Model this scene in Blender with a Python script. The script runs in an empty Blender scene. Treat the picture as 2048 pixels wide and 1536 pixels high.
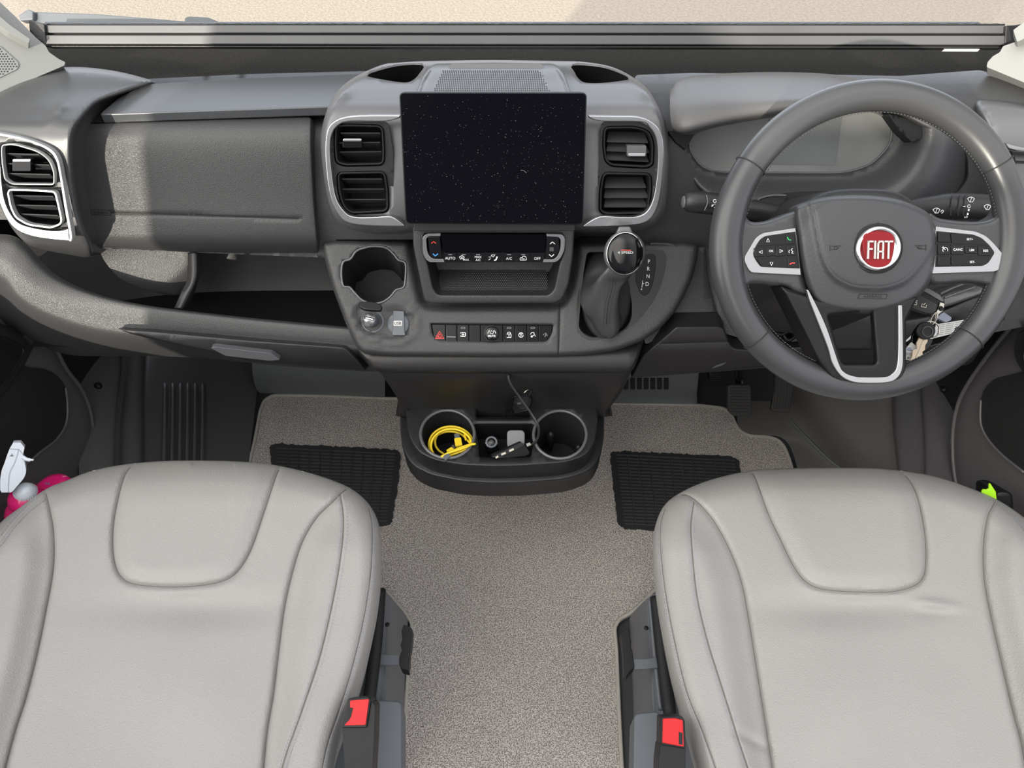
import bpy, math, random
import numpy as np
from mathutils import Vector as V, Matrix
from mathutils.geometry import delaunay_2d_cdt
random.seed(4); np.random.seed(4)
SC = bpy.context.scene
COL = SC.collection
# ------------------------------------------------------------------ camera
TH = math.radians(50); H = 1.5; F = 1500.0
FW = np.array([0, math.cos(TH), -math.sin(TH)]); UP = np.array([0, math.sin(TH), math.cos(TH)]); RT = np.array([1.0, 0, 0]); CAM = np.array([0, 0, H])
cd = bpy.data.cameras.new('camera'); cam = bpy.data.objects.new('camera', cd); COL.objects.link(cam)
cd.sensor_width = 36; cd.lens = 36 * F / 2048; cd.clip_start = 0.02; cam.location = (0, 0, H); cam.rotation_euler = (math.radians(40), 0, 0)
SC.camera = cam
# ------------------------------------------------------------------ light
SC.view_settings.view_transform = 'Standard'; SC.view_settings.look = 'None'; SC.view_settings.gamma = 1; SC.view_settings.use_curve_mapping = False
SC.view_settings.exposure = 0.07
w = bpy.data.worlds.new('sky'); SC.world = w; w.use_nodes = True
wn = w.node_tree.nodes; wl = w.node_tree.links; wn.clear()
wo = wn.new('ShaderNodeOutputWorld'); bg = wn.new('ShaderNodeBackground'); tc = wn.new('ShaderNodeTexCoord'); sx = wn.new('ShaderNodeSeparateXYZ')
wl.new(tc.outputs['Generated'], sx.inputs[0])
def ramp(sock, lo, hi, c0, c1):
    m_ = wn.new('ShaderNodeMapRange'); m_.interpolation_type = 'SMOOTHSTEP'; wl.new(sock, m_.inputs['Value']); m_.inputs['From Min'].default_value = lo; m_.inputs['From Max'].default_value = hi
    c_ = wn.new('ShaderNodeMix'); c_.data_type = 'RGBA'; wl.new(m_.outputs[0], c_.inputs['Factor']); c_.inputs[6].default_value = (*c0, 1); c_.inputs[7].default_value = (*c1, 1); return c_.outputs[2]
def addc(a_, b_):
    m_ = wn.new('ShaderNodeMix'); m_.data_type = 'RGBA'; m_.blend_type = 'ADD'; m_.inputs['Factor'].default_value = 1; wl.new(a_, m_.inputs[6]); wl.new(b_, m_.inputs[7]); return m_.outputs[2]
ab = wn.new('ShaderNodeMath'); ab.operation = 'ABSOLUTE'; wl.new(sx.outputs['X'], ab.inputs[0])
# bright sky ahead through the windscreen, fill glow added overhead and behind left and right, dim elsewhere
dt = wn.new('ShaderNodeVectorMath'); dt.operation = 'DOT_PRODUCT'; wl.new(tc.outputs['Generated'], dt.inputs[0]); dt.inputs[1].default_value = (-.66, -.50, .56)
dr = wn.new('ShaderNodeVectorMath'); dr.operation = 'DOT_PRODUCT'; wl.new(tc.outputs['Generated'], dr.inputs[0]); dr.inputs[1].default_value = (.66, -.50, .56)
front = ramp(sx.outputs['Y'], .55, .95, (.36, .37, .39), (2.5, 2.7, 3.1)); zen = ramp(sx.outputs['Z'], .74, .95, (0, 0, 0), (1.5, 1.5, 1.5))
side = ramp(ab.outputs[0], .6, .95, (0, 0, 0), (.6, .6, .62)); warm = addc(ramp(dt.outputs['Value'], .70, .93, (0, 0, 0), (4.4, 4.25, 3.95)), ramp(dr.outputs['Value'], .70, .93, (0, 0, 0), (1.1, 1.1, 1.1)))
wl.new(addc(addc(addc(front, side), zen), warm), bg.inputs[0]); wl.new(bg.outputs[0], wo.inputs[0]); bg.inputs[1].default_value = 1.0
def sun(name, direction, strength, ang, col):
    l = bpy.data.lights.new(name, 'SUN'); l.energy = strength; l.angle = math.radians(ang); l.color = col
    o = bpy.data.objects.new(name, l); COL.objects.link(o); o.rotation_euler = V(direction).to_track_quat('-Z', 'Y').to_euler()
    return o
sun('sun', (.383, .924, -.285), 6.0, 0.8, (1, .93, .8))
# ------------------------------------------------------------------ materials
def mat(name, col, rough=.5, metal=0, spec=.5, coat=0, bump=None, noise=None, sheen=0, alpha=None):
    m = bpy.data.materials.new(name); m.use_nodes = True; n = m.node_tree.nodes; l = m.node_tree.links
    b = n['Principled BSDF']; b.inputs['Base Color'].default_value = (*col, 1); b.inputs['Roughness'].default_value = rough
    b.inputs['Metallic'].default_value = metal; b.inputs['Specular IOR Level'].default_value = spec; b.inputs['Coat Weight'].default_value = coat
    b.inputs['Coat Roughness'].default_value = .04; b.inputs['Sheen Weight'].default_value = sheen
    t = n.new('ShaderNodeTexCoord')
    if noise:   # (scale, second colour, contrast)
        x = n.new('ShaderNodeTexNoise'); x.inputs['Scale'].default_value = noise[0]; x.inputs['Detail'].default_value = 3
        r = n.new('ShaderNodeValToRGB'); r.color_ramp.elements[0].position = .5 - noise[2]; r.color_ramp.elements[1].position = .5 + noise[2]
        r.color_ramp.elements[0].color = (*noise[1], 1); r.color_ramp.elements[1].color = (*col, 1)
        l.new(t.outputs['Object'], x.inputs[0]); l.new(x.outputs[0], r.inputs[0]); l.new(r.outputs[0], b.inputs['Base Color'])
    if bump:    # (kind, scale, strength, distance)
        if bump[0] == 'v':
            x = n.new('ShaderNodeTexVoronoi'); x.feature = 'DISTANCE_TO_EDGE' if len(bump) > 4 else 'F1'
        else:
            x = n.new('ShaderNodeTexNoise'); x.inputs['Detail'].default_value = 2
        x.inputs['Scale'].default_value = bump[1]; u = n.new('ShaderNodeBump'); u.inputs['Strength'].default_value = bump[2]; u.inputs['Distance'].default_value = bump[3]
        l.new(t.outputs['Object'], x.inputs['Vector']); l.new(x.outputs[0], u.inputs['Height']); l.new(u.outputs[0], b.inputs['Normal'])
    return m
M = {}
M['grain'] = mat('grained_plastic', (.042, .042, .043), .38, bump=('v', 900, .6, .0006))
M['grain2'] = mat('fine_grain_plastic', (.016, .016, .017), .40, bump=('n', 800, .5, .0006))
M['satin'] = mat('satin_grey_plastic', (.13, .13, .135), .36, metal=.3, bump=('n', 700, .1, .0004))
M['black'] = mat('black_plastic', (.008, .008, .009), .42, spec=.3)
M['lidp'] = mat('smooth_dash_lid', (.065, .068, .074), .30, spec=.8, bump=('n', 700, .1, .0004))
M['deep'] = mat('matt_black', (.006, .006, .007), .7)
M['gloss'] = mat('gloss_black', (.004, .004, .005), .07, spec=.35)
M['screen'] = mat('dark_screen_glass', (.003, .003, .005), .08, spec=.05)
M['silver'] = mat('satin_silver', (.42, .42, .425), .25, metal=.9)
M['silverlt'] = mat('pale_silver', (.45, .46, .46), .35, metal=.5)
M['chrome'] = mat('chrome', (.8, .8, .8), .08, metal=1)
M['steel'] = mat('brushed_steel', (.5, .47, .42), .3, metal=1)
M['leather'] = mat('pale_grey_leather', (.315, .305, .294), .45, spec=.35, bump=('v', 300, .5, .0012, 1), noise=(9, (.30, .29, .28), .25))
M['seam'] = mat('seam_shadow', (.13, .12, .11), .8)
M['stitch'] = mat('blue_grey_thread', (.28, .28, .36), .7)
M['wheel'] = mat('smooth_black_leather', (.042, .043, .046), .32, bump=('n', 260, .05, .0006))
M['pad'] = mat('grained_soft_pad', (.042, .043, .046), .46, bump=('v', 420, .25, .0006))
M['thread'] = mat('black_thread', (.02, .02, .02), .8)
M['carpet'] = mat('beige_grey_carpet', (.95, .87, .82), .95, spec=.1, sheen=.2, bump=('n', 420, 1, .007), noise=(420, (.34, .29, .265), .09))
M['binding'] = mat('carpet_binding', (.5, .47, .42), .9, bump=('n', 500, .8, .002))
M['rubber'] = mat('black_rubber', (.03, .03, .031), .5, bump=('n', 300, .2, .001))
M['grey'] = mat('light_grey_trim', (.205, .21, .205), .5)
M['grey2'] = mat('mid_grey_metal', (.11, .12, .135), .42)
M['felt'] = mat('dusty_felt_lining', (.030, .027, .022), .95, spec=.1, bump=('n', 800, .8, .0015), noise=(700, (.010, .010, .009), .12))
M['vinyl'] = mat('dark_vinyl_floor', (.035, .035, .038), .45, bump=('n', 200, .1, .001))
M['kick'] = mat('dark_kick_panel', (.021, .020, .020), .42, bump=('n', 700, .2, .0005))
M['foot'] = mat('footwell_plastic', (.10, .096, .098), .45, bump=('n', 700, .2, .0005))
M['satin2'] = mat('darker_satin_plastic', (.062, .063, .066), .36, metal=.2, bump=('n', 700, .1, .0004))
M['white'] = mat('white_print', (.8, .8, .8), .5)
M['label'] = mat('white_label', (.62, .62, .6), .5)
M['dgrey'] = mat('grey_print', (.22, .22, .23), .5)
M['redp'] = mat('red_print', (.7, .05, .04), .5)
M['bluep'] = mat('blue_print', (.08, .35, .8), .5)
M['greenp'] = mat('green_print', (.03, .5, .15), .5)
M['red'] = mat('red_plastic', (.52, .012, .016), .4, spec=.3)
M['badge'] = mat('badge_red', (.21, .004, .008), .35, spec=.3)
M['yellow'] = mat('yellow_cable_rubber', (.75, .54, .02), .45)
M['pink'] = mat('pink_bottle_plastic', (.70, .015, .16), .22, coat=.4)
M['spray'] = mat('white_sprayer_plastic', (.62, .66, .72), .4)
M['sprayd'] = mat('sprayer_shadow_line', (.42, .45, .5), .5)
M['green'] = mat('lime_green_plastic', (.36, .72, .01), .4)
M['road'] = mat('pale_tarmac', (.40, .35, .295), .95, spec=.1, bump=('n', 60, .5, .01), noise=(55, (.30, .26, .215), .22))
M['soft'] = mat('light_wall_panel', (.5, .49, .47), .6)
M['lens'] = mat('glasses_lens', (.02, .02, .022), .05, coat=.5)
M['hoodp'] = mat('hood_pad', (.085, .083, .083), .45, bump=('v', 600, .3, .0006))
M['clusteri'] = mat('dark_inner_display', (.13, .137, .14), .25, spec=.5)
M['cluster'] = mat('glare_grey_display_glass', (.30, .31, .30), .3, spec=.5, noise=(3, (.11, .11, .115), .15))  # grey base and blotchy tone paint the glare haze onto the glass
M['greybox'] = mat('grey_box_plastic', (.16, .16, .165), .5)
M['paleport'] = mat('cream_plastic', (.6, .56, .46), .5)
M['dthread'] = mat('dark_thread', (.07, .07, .07), .8)
M['letter'] = mat('silver_lettering', (.72, .71, .66), .25, metal=.6)
M['keymetal'] = mat('warm_key_metal', (.50, .40, .30), .35, metal=.7)
M['bluep2'] = mat('faded_blue_print', (.12, .2, .4), .6)
M['grey3'] = mat('blue_grey_plastic', (.22, .24, .30), .35)
M['toe'] = mat('toe_board_grey', (.17, .19, .19), .6)
M['ribm'] = mat('lighter_rubber_rib', (.075, .077, .08), .5)  # ribs a lighter tone than the pad so the grid stands out
M['toe2'] = mat('brown_grey_panel', (.13, .122, .115), .65)
def glassmat():
    m = bpy.data.materials.new('clear_glass'); m.use_nodes = True; n = m.node_tree.nodes; l = m.node_tree.links; n.clear()
    o = n.new('ShaderNodeOutputMaterial'); x = n.new('ShaderNodeMixShader'); t = n.new('ShaderNodeBsdfTransparent'); g = n.new('ShaderNodeBsdfGlossy')
    t.inputs[0].default_value = (.97, .98, .97, 1); g.inputs['Roughness'].default_value = .02; x.inputs[0].default_value = .04
    l.new(t.outputs[0], x.inputs[1]); l.new(g.outputs[0], x.inputs[2]); l.new(x.outputs[0], o.inputs[0]); return m
M['glass'] = glassmat()
# ------------------------------------------------------------------ geometry helpers
def rays(xy):
    xy = np.asarray(xy, float).reshape(-1, 2)
    return FW[None] + ((xy[:, 0] - 1024) / F)[:, None] * RT[None] + ((768 - xy[:, 1]) / F)[:, None] * UP[None]
def at(xy, d):
    """points at axis distance d along the sight lines through xy"""
    return CAM[None] + rays(xy) * np.broadcast_to(np.asarray(d, float), (len(np.asarray(xy).reshape(-1, 2)),))[:, None]
class Pln:
    def __init__(s, p, n):
        s.p = np.array(p, float); s.n = np.array(n, float); s.n /= np.linalg.norm(s.n)
        if (CAM - s.p) @ s.n < 0: s.n = -s.n
    def __call__(s, xy): return ((s.p - CAM) @ s.n) / (rays(xy) @ s.n)
    def off(s, h): return Pln(s.p + h * s.n, s.n)
    def hit(s, x, y): return at([(x, y)], s([(x, y)]))[0]
def yz(y1, z1, y2, z2): return Pln((0, y1, z1), (0, z2 - z1, -(y2 - y1)))
def Z(z): return Pln((0, 0, z), (0, 0, 1))
def X(x): return Pln((x, 0, 0), (1, 0, 0))
def at1(x, y, d): return at([(x, y)], d)[0]
def through(x, y, d, n): return Pln(at1(x, y, d), n)
def el(a): a = math.radians(a); return (0, -math.cos(a), math.sin(a))
def shift(df, k): return (lambda xy: df(xy) + k)
PARTMAT = {}
def prop(o, label=None, cat=None, group=None, kind=None):
    if label: o['label'] = label
    if cat: o['category'] = cat
    if group: o['group'] = group
    if kind: o['kind'] = kind
    return o
def thing(name, label, cat, loc, group=None, kind=None):
    o = bpy.data.objects.new(name, None); COL.objects.link(o); o.location = tuple(loc); o.empty_display_size = .02
    return prop(o, label, cat, group, kind)
def link(name, me, m, parent=None, smooth=True):
    o = bpy.data.objects.new(name, me); COL.objects.link(o)
    if m is not None: me.materials.append(M[m] if isinstance(m, str) else m)
    if smooth: me.polygons.foreach_set('use_smooth', [True] * len(me.polygons))
    if parent is not None:
        o.parent = parent
        if parent.type == 'EMPTY': o.matrix_parent_inverse = Matrix.Translation(-parent.location)
    return o
def mesh(name, vs, fs, m, parent=None, smooth=True):
    me = bpy.data.meshes.new(name); me.from_pydata([tuple(map(float, v)) for v in vs], [], [tuple(int(i) for i in f) for f in fs]); me.update()
    return link(name, me, m, parent, smooth)
def cr(pts, n=8, closed=False):
    """Catmull-Rom curve through points of any dimension"""
    p = np.asarray(pts, float); N = len(p); out = []
    rng = range(N if closed else N - 1)
    for i in rng:
        if closed: a, b, c, e = p[(i - 1) % N], p[i], p[(i + 1) % N], p[(i + 2) % N]
        else: a, b, c, e = p[max(i - 1, 0)], p[i], p[i + 1], p[min(i + 2, N - 1)]
        for k in range(n):
            t = k / n; out.append(.5 * ((2 * b) + (c - a) * t + (2 * a - 5 * b + 4 * c - e) * t * t + (3 * b - 3 * c + e - a) * t ** 3))
    if not closed: out.append(p[-1])
    return np.array(out)
def rnd(pts, r=6, n=5):
    """polygon with rounded corners; r a number or one per corner"""
    p = np.asarray(pts, float); N = len(p); out = []
    for i in range(N):
        a, b, c = p[i - 1], p[i], p[(i + 1) % N]; R = r[i] if hasattr(r, '__len__') else r
        la, lc = np.linalg.norm(a - b), np.linalg.norm(c - b); k = min(R, la * .48, lc * .48)
        if k < .2: out.append(b); continue
        s, e = b + (a - b) / la * k, b + (c - b) / lc * k
        for j in range(n + 1):
            t = j / n; out.append((1 - t) ** 2 * s + 2 * t * (1 - t) * b + t * t * e)
    return np.array(out)
def rr(x0, y0, x1, y1, r=4): return rnd([(x0, y0), (x1, y0), (x1, y1), (x0, y1)], r)
def ell(cx, cy, rx, ry=None, n=32, rot=0):
    ry = rx if ry is None else ry; t = np.arange(n) * 2 * math.pi / n; c, s = math.cos(rot), math.sin(rot)
    x, y = rx * np.cos(t), ry * np.sin(t); return np.stack([cx + x * c - y * s, cy + x * s + y * c], 1)
def dens(p, step, closed=True):
    p = np.asarray(p, float); out = []; N = len(p)
    for i in range(N if closed else N - 1):
        a, b = p[i], p[(i + 1) % N]; k = max(1, int(math.ceil(np.linalg.norm(b - a) / step)))
        for j in range(k): out.append(a + (b - a) * j / k)
    if not closed: out.append(p[-1])
    return np.array(out)
def dist(q, poly, closed=True):
    q = np.asarray(q, float); p = np.asarray(poly, float); a = p if closed else p[:-1]; b = np.roll(p, -1, 0) if closed else p[1:]
    best = np.full(len(q), 1e9)
    for s, e in zip(a, b):
        v = e - s; L = v @ v
        if L < 1e-12: continue
        t = np.clip(((q - s) @ v) / L, 0, 1); best = np.minimum(best, np.hypot(*(q - s - t[:, None] * v).T))
    return best
def inside(q, poly):
    q = np.asarray(q, float); p = np.asarray(poly, float); r = np.zeros(len(q), bool)
    for (x1, y1), (x2, y2) in zip(p, np.roll(p, -1, 0)):
        if y1 == y2: continue
        c = ((y1 > q[:, 1]) != (y2 > q[:, 1])) & (q[:, 0] < (x2 - x1) * (q[:, 1] - y1) / (y2 - y1) + x1); r ^= c
    return r
def insets(p, o):
    p = np.asarray(p, float); t = np.roll(p, -1, 0) - np.roll(p, 1, 0); L = np.linalg.norm(t, axis=1); L[L < 1e-9] = 1; t /= L[:, None]
    n = np.stack([-t[:, 1], t[:, 0]], 1); A = .5 * np.sum(p[:, 0] * np.roll(p[:, 1], -1) - np.roll(p[:, 0], -1) * p[:, 1])
    return p + n * o * (1 if A > 0 else -1)
AWAY = np.array([0, .8, -.6])
def skin(name, outline, df, m, parent=None, holes=(), step=10, roll=(0, 0), skirt=.02, sdir=None, fn=None, grooves=(), hroll=True, hskirt=.004):
    """curved panel: outline seen from the camera, df gives its distance; roll = (width, drop) rounds the rim; skirt is the rim's depth"""
    ol = dens(outline, step * .6); hs = [dens(h, step * .6) for h in holes]
    pts = [ol] + hs; edges = []; k = 0
    for c in pts:
        edges += [(k + i, k + (i + 1) % len(c)) for i in range(len(c))]; k += len(c)
    extra = []
    rw = roll[0]; fr = (.04, .13, .3, .55, .85) if rw else ()
    for c, sg in [(ol, 1)] + ([(h, -1) for h in hs] if hroll else []):
        for f in fr:
            q = insets(c, f * rw * sg); dd = dist(q, ol)
            for h in hs: dd = np.minimum(dd, dist(q, h))
            extra.append(q[(dd > f * rw * .93)])
    x0, y0 = ol.min(0); x1, y1 = ol.max(0)
    g = np.stack(np.meshgrid(np.arange(x0 + step * .5, x1, step), np.arange(y0 + step * .5, y1, step)), -1).reshape(-1, 2)
    g += (np.random.rand(*g.shape) - .5) * step * .02
    if len(g):
        dd = dist(g, ol)
        for h in hs: dd = np.minimum(dd, dist(g, h))
        k_ = dd > max(step * .35, rw * .95 if hroll or not holes else 0)
        for gl, gw, gd in grooves: k_ &= dist(g, gl, False) > gw * 1.7
        g = g[k_]
        extra.append(g)
    for gl, gw, gd in grooves:
        for o in (-1.2, -.6, 0, .6, 1.2):
            p = dens(gl, 5, False); t = np.gradient(p, axis=0); t /= (np.linalg.norm(t, axis=1) + 1e-9)[:, None]
            extra.append(p + np.stack([-t[:, 1], t[:, 0]], 1) * o * gw)
    ex = np.concatenate(extra) if extra else np.zeros((0, 2))
    if len(ex):
        ok = inside(ex, ol)
        for h in hs: ok &= ~inside(ex, h)
        dd = dist(ex, ol); ok &= dd > .25; ex = ex[ok]
    allp = np.concatenate(pts + [ex]) if len(ex) else np.concatenate(pts)
    r = delaunay_2d_cdt([V(p) for p in allp], edges, [], 0, 1e-4)
    vv = np.array([tuple(v) for v in r[0]]); tr = np.array([f for f in r[2] if len(f) == 3])
    c = vv[tr].mean(1); ok = inside(c, ol)
    for h in hs: ok &= ~inside(c, h)
    tr = tr[ok]
    ded = dist(vv, ol)
    dh = ded.copy()
    if hroll:
        for h in hs: dh = np.minimum(dh, dist(vv, h))
    d = df(vv)
    d = d + np.zeros(len(vv))
    if rw:
        t = np.clip(dh / rw, 0, 1); d = d + roll[1] * (1 - np.sqrt(np.clip(1 - (1 - t) ** 2, 0, 1)))
    for gl, gw, gd in grooves: d = d + gd * np.exp(-(dist(vv, gl, False) / gw) ** 2)
    if fn: d = d + fn(vv)
    P3 = at(vv, d)
    a, b, cc = P3[tr[:, 0]], P3[tr[:, 1]], P3[tr[:, 2]]
    nn = np.cross(b - a, cc - a); flip = np.einsum('ij,ij->i', nn, CAM - a) < 0; tr[flip] = tr[flip][:, ::-1]
    vs = [P3]; fs = [tuple(t) for t in tr]; base = len(P3)
    if skirt:
        sd = np.array(sdir if sdir is not None else AWAY, float); sd /= np.linalg.norm(sd)
        from collections import Counter
        ce = Counter()
        for t in tr:
            for i in range(3): ce[tuple(sorted((t[i], t[(i + 1) % 3])))] += 1
        be = set(e for e, n_ in ce.items() if n_ == 1)
        dire = [(t[i], t[(i + 1) % 3]) for t in tr for i in range(3) if tuple(sorted((t[i], t[(i + 1) % 3]))) in be]
        ids = sorted({i for e in dire for i in e}); mp = {}
        if not rw:
            vs.append(P3[ids]); 
            for j, i in enumerate(ids): mp[i] = base + j
            base += len(ids)
        else:
            for i in ids: mp[i] = i
        dep = np.full(len(ids), float(skirt))
        if hs:
            dho = np.min([dist(vv[ids], h) for h in hs], axis=0); dep[dho < ded[ids]] = hskirt
        vs.append(P3[ids] + sd * dep[:, None]); m2 = {i: base + j for j, i in enumerate(ids)}
        fs += [(mp[b_], mp[a_], m2[a_], m2[b_]) for a_, b_ in dire]
    return mesh(name, np.concatenate(vs), fs, m, parent)
def slab(name, outline, df, t, m, parent=None, bev=.001, holes=(), sdir=None, seg=2):
    """flat solid with the given front outline; closed, with bevelled rim"""
    ol = np.asarray(outline, float); hs = [np.asarray(h, float) for h in holes]
    sd = -df.n if sdir is None and isinstance(df, Pln) else np.array(sdir if sdir is not None else AWAY, float)
    sd = sd / np.linalg.norm(sd)
    if not hs:
        f = at(ol, df(ol)); n = len(f); fn = np.cross(f[1] - f[0], f[2] - f[1])
        A = np.zeros(3)
        for i in range(n): A += np.cross(f[i], f[(i + 1) % n])
        if A @ (CAM - f[0]) < 0: f = f[::-1]
        vs = np.concatenate([f, f + sd * t]); fs = [tuple(range(n)), tuple(range(2 * n - 1, n - 1, -1))] + [((i + 1) % n, i, n + i, n + (i + 1) % n) for i in range(n)]
    else:
        allp = np.concatenate([ol] + hs); edges = []; k = 0
        for c in [ol] + hs: edges += [(k + i, k + (i + 1) % len(c)) for i in range(len(c))]; k += len(c)
        r = delaunay_2d_cdt([V(p) for p in allp], edges, [], 0, 1e-5); vv = np.array([tuple(v) for v in r[0]]); tr = np.array([f for f in r[2] if len(f) == 3])
        c = vv[tr].mean(1); ok = inside(c, ol)
        for h in hs: ok &= ~inside(c, h)
        tr = tr[ok]; f = at(vv, df(vv)); nn = np.cross(f[tr[:, 1]] - f[tr[:, 0]], f[tr[:, 2]] - f[tr[:, 0]])
        fl = np.einsum('ij,ij->i', nn, CAM - f[tr[:, 0]]) < 0; tr[fl] = tr[fl][:, ::-1]
        n = len(f); vs = np.concatenate([f, f + sd * t]); fs = [tuple(x) for x in tr] + [tuple(x[::-1] + n) for x in tr]
        from collections import Counter
        ce = Counter(tuple(sorted((x[i], x[(i + 1) % 3]))) for x in tr for i in range(3))
        fs += [(x[(i + 1) % 3], x[i], x[i] + n, x[(i + 1) % 3] + n) for x in tr for i in range(3) if ce[tuple(sorted((x[i], x[(i + 1) % 3])))] == 1]
    o = mesh(name, vs, fs, m, parent, smooth=bool(bev))
    if bev:
        b = o.modifiers.new('bevel', 'BEVEL'); b.width = bev; b.segments = seg; b.limit_method = 'ANGLE'; b.angle_limit = math.radians(50); b.harden_normals = True
    return o
def tubemesh(pts, r, seg=8, closed=False, sq=1.0, upv=None):
    p = np.asarray(pts, float); n = len(p); r = np.broadcast_to(r, (n,)); t = (np.roll(p, -1, 0) - np.roll(p, 1, 0)) if closed else np.gradient(p, axis=0)
    t /= (np.linalg.norm(t, axis=1) + 1e-12)[:, None]; u = np.array(upv if upv is not None else (0, 0, 1.0)); vs = []
    if abs(t[0] @ u) > .95 and upv is None: u = np.array([1.0, 0, 0])
    for i in range(n):
        u = (np.array(upv, float) if upv is not None else u); u = u - (u @ t[i]) * t[i]; u /= np.linalg.norm(u); s = np.cross(t[i], u)
        for k in range(seg):
            a = 2 * math.pi * k / seg; vs.append(p[i] + r[i] * (math.cos(a) * s + sq * math.sin(a) * u))
    fs = [(i * seg + k, i * seg + (k + 1) % seg, ((i + 1) % n) * seg + (k + 1) % seg, ((i + 1) % n) * seg + k) for i in range(n if closed else n - 1) for k in range(seg)]
    if not closed: fs += [tuple(range(seg))[::-1], tuple((n - 1) * seg + k for k in range(seg))]
    return vs, fs
def tube(name, pts, r, m, parent=None, **k):
    vs, fs = tubemesh(pts, r, **k); return mesh(name, vs, fs, m, parent)
def tpx(name, pts, df, r, m, parent=None, n=6, closed=False, **k):
    c = cr(pts, n, closed); return tube(name, at(c, df(c)), r, m, parent, closed=closed, **k)
def join(*ml):
    vs, fs = [], []
    for v, f in ml: k = len(vs); vs += [tuple(x) for x in v]; fs += [tuple(i + k for i in q) for q in f]
    return vs, fs
def lathemesh(prof, o, ax, seg=32, cap=True):
    ax = np.array(ax, float); ax /= np.linalg.norm(ax); u = np.cross(ax, (1, 0, 0)) if abs(ax[0]) < .8 else np.cross(ax, (0, 1, 0)); u /= np.linalg.norm(u); s = np.cross(ax, u); o = np.array(o, float)
    vs = [o + ax * h + r * (math.cos(2 * math.pi * k / seg) * u + math.sin(2 * math.pi * k / seg) * s) for r, h in prof for k in range(seg)]
    n = len(prof); fs = [(i * seg + k, i * seg + (k + 1) % seg, (i + 1) * seg + (k + 1) % seg, (i + 1) * seg + k) for i in range(n - 1) for k in range(seg)]
    if cap: fs += [tuple(range(seg))[::-1], tuple((n - 1) * seg + k for k in range(seg))]
    return vs, fs
def lathe(name, prof, o, ax, m, parent=None, seg=32, cap=True):
    vs, fs = lathemesh(prof, o, ax, seg, cap); return mesh(name, vs, fs, m, parent)
def grid(name, rows, m, parent=None, n=10, k=6, thick=0, closed=False):
    """surface through rows of 3-D points"""
    R = [cr(r, n, closed) for r in rows]; A = np.array(R); A = np.stack([cr(A[:, j], k) for j in range(A.shape[1])], 1)
    a, b = A.shape[:2]; vs = A.reshape(-1, 3); fs = [(i * b + j, i * b + (j + 1) % b, (i + 1) * b + (j + 1) % b, (i + 1) * b + j) for i in range(a - 1) for j in range(b if closed else b - 1)]
    o = mesh(name, vs, fs, m, parent)
    if thick:
        s = o.modifiers.new('solid', 'SOLIDIFY'); s.thickness = thick; s.offset = 0
    return o
def gpx(name, rows, m, parent=None, **k):   # rows of (px, py, d)
    return grid(name, [at([p[:2] for p in r], [p[2] for p in r]) for r in rows], m, parent, **k)
def ribbonmesh(lines, w, df, lift=.0005):
    vs, fs = [], []
    for l in lines:
        p = np.asarray(l, float)
        if len(p) < 2: continue
        t = np.gradient(p, axis=0); t /= (np.linalg.norm(t, axis=1) + 1e-9)[:, None]; n = np.stack([-t[:, 1], t[:, 0]], 1) * w / 2
        q = np.concatenate([p + n, p - n]); k = len(vs); vs += list(at(q, df(q) - lift)); N = len(p)
        fs += [(k + i, k + i + 1, k + N + i + 1, k + N + i) for i in range(N - 1)]
    return vs, fs
def ribbon(name, lines, w, df, m, parent=None, lift=.0005):
    vs, fs = ribbonmesh(lines, w, df, lift); return mesh(name, vs, fs, m, parent, smooth=False)
def dashes(curve, on=5, off=4):
    p = dens(curve, 1.0, False); out = []; i = 0
    while i + on < len(p): out.append(p[int(i):int(i + on) + 1:2]); i += on + off
    return out
def txt(name, s, x, y, h, df, m, parent=None, rot=0, sx=1.0, lift=.0003, spread=1.0, bold=0):
    c = bpy.data.curves.new('t', 'FONT'); c.body = s; c.align_x = 'CENTER'; c.align_y = 'CENTER'; c.size = 1; c.space_character = spread; c.offset = bold; c.resolution_u = 3
    o = bpy.data.objects.new('t', c); COL.objects.link(o); bpy.context.view_layer.update()
    me = bpy.data.meshes.new_from_object(o.evaluated_get(bpy.context.evaluated_depsgraph_get())); bpy.data.objects.remove(o); bpy.data.curves.remove(c)
    co = np.array([v.co[:] for v in me.vertices])
    if not len(co): return None
    mid = (co.max(0) + co.min(0)) / 2; k = h / .72; a, b = (co[:, 0] - mid[0]) * k * sx, -(co[:, 1] - mid[1]) * k; r = math.radians(rot)
    q = np.stack([x + a * math.cos(r) - b * math.sin(r), y + a * math.sin(r) + b * math.cos(r)], 1); w3 = at(q, df(q) - lift)
    for v, p in zip(me.vertices, w3): v.co = p
    me.name = name; me.materials.clear(); me.update()
    return link(name, me, m, parent, smooth=False)
def well(name, outline, df, depth, m, parent=None, dirn=None, taper=0, floor=True):
    """recess behind an opening: walls and a bottom"""
    ol = np.asarray(outline, float); f = at(ol, df(ol)); dn = -df.n if dirn is None else np.array(dirn, float); dn = dn / np.linalg.norm(dn)
    b = f + dn * depth; c = b.mean(0); b = c + (b - c) * (1 - taper); n = len(f); vs = np.concatenate([f, b]); fs = [(i, (i + 1) % n, n + (i + 1) % n, n + i) for i in range(n)]
    if floor: fs.append(tuple(range(n, 2 * n)))
    o = mesh(name, vs, fs, m, parent, smooth=False); return o
def smooth01(t): t = np.clip(t, 0, 1); return t * t * (3 - 2 * t)
def lerp(t, ts, vs): return np.interp(t, ts, vs)
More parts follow.
